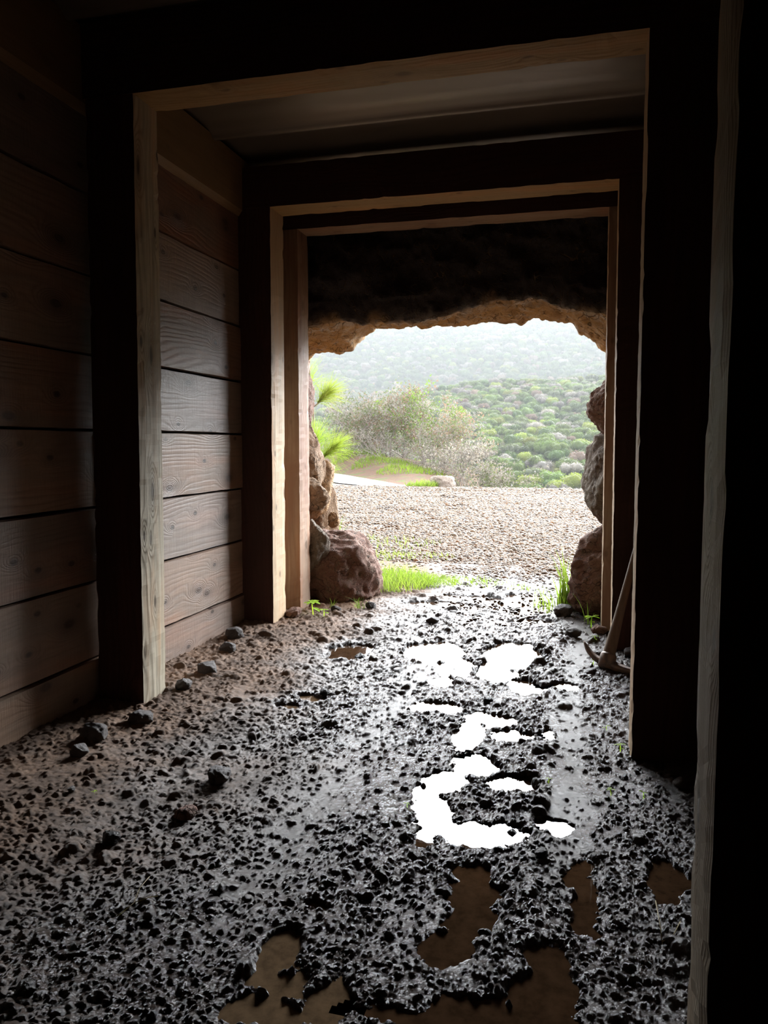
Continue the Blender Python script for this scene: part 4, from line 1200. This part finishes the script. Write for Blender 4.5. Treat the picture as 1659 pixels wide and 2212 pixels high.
# ------------------------------------------------------------------ sky and sun
SKY_GLOW = 25.0; SKY_BASE = 1.3
SUN_AZ = math.radians(-14)     # from +Y towards -X
SUN_EL = math.radians(33)
sd = Vector((math.sin(SUN_AZ)*math.cos(SUN_EL), math.cos(SUN_AZ)*math.cos(SUN_EL), math.sin(SUN_EL)))
w = bpy.data.worlds.new('hazy_sky'); SC.world = w; w.use_nodes = True
t = w.node_tree; t.nodes.clear()
ou = t.nodes.new('ShaderNodeOutputWorld'); bg = t.nodes.new('ShaderNodeBackground'); tcn = t.nodes.new('ShaderNodeTexCoord')
def mth(op, a, b=0.0):
    q = t.nodes.new('ShaderNodeMath'); q.operation = op
    for i, v in enumerate((a, b)):
        if isinstance(v, bpy.types.NodeSocket): t.links.new(v, q.inputs[i])
        else: q.inputs[i].default_value = v
    return q.outputs[0]
sx = t.nodes.new('ShaderNodeSeparateXYZ'); t.links.new(tcn.outputs['Generated'], sx.inputs[0])
el = mth('ARCSINE', sx.outputs[2]); az = mth('ARCTAN2', sx.outputs[0], sx.outputs[1])
def gauss(v, c, w_):
    q = mth('DIVIDE', mth('SUBTRACT', v, c), w_); return mth('POWER', 2.718, mth('MULTIPLY', mth('MULTIPLY', q, q), -1.0))
# hazy sky: brightest low over the valley where the sun stands behind thin cloud
glow = mth('MULTIPLY', gauss(el, math.radians(21), math.radians(12)), gauss(az, math.radians(14), math.radians(40)))
t.links.new(mth('ADD', mth('MULTIPLY', glow, SKY_GLOW), SKY_BASE), bg.inputs['Strength'])
bg.inputs['Color'].default_value = (.93, .965, 1.0, 1)
t.links.new(bg.outputs[0], ou.inputs[0])
w.cycles.sampling_method = 'MANUAL'; w.cycles.sample_map_resolution = 512
# daylight portal at the tunnel mouth: helps sampling only, gives no light of its own
pl = bpy.data.lights.new('mouth_portal', 'AREA'); pl.shape = 'RECTANGLE'; pl.size = 2.5; pl.size_y = 2.4; pl.cycles.is_portal = True
po = bpy.data.objects.new('mouth_portal', pl); COL.objects.link(po); po.location = (-.95, 6.75, 1.12); po.rotation_euler = (math.radians(-90), 0, 0)

# ------------------------------------------------------------------ camera
cd = bpy.data.cameras.new('camera'); cam = bpy.data.objects.new('camera', cd); COL.objects.link(cam)
R = np.array([[1661.]]) 
CX, CY, FF = 829.5, 1106., 1661.
yv = np.array([1269 - CX, -(960 - CY), -FF]); yv /= np.linalg.norm(yv)
hd = np.array([1, -.0036, 0.]); up = np.cross(hd, yv); up /= np.linalg.norm(up)
if up[1] < 0: up = -up
xv = np.cross(yv, up)
m = Matrix(((xv[0], xv[1], xv[2], 0), (yv[0], yv[1], yv[2], 0), (up[0], up[1], up[2], 1.2), (0, 0, 0, 1)))
cam.matrix_world = m
cd.sensor_fit = 'VERTICAL'; cd.sensor_height = 24; cd.sensor_width = 18; cd.lens = 24*1661/2212; cd.clip_start = .05; cd.clip_end = 2000
SC.camera = cam
SC.view_settings.view_transform = 'Standard'; SC.view_settings.look = 'None'; SC.view_settings.gamma = 1; SC.view_settings.use_curve_mapping = False
SC.view_settings.exposure = 1.45
SC.cycles.use_denoising = True; SC.cycles.use_adaptive_sampling = True; SC.cycles.adaptive_threshold = .02
SC.cycles.max_bounces = 6; SC.cycles.diffuse_bounces = 4; SC.cycles.volume_bounces = 1; SC.cycles.sample_clamp_indirect = 6; SC.cycles.caustics_reflective = False; SC.cycles.caustics_refractive = False
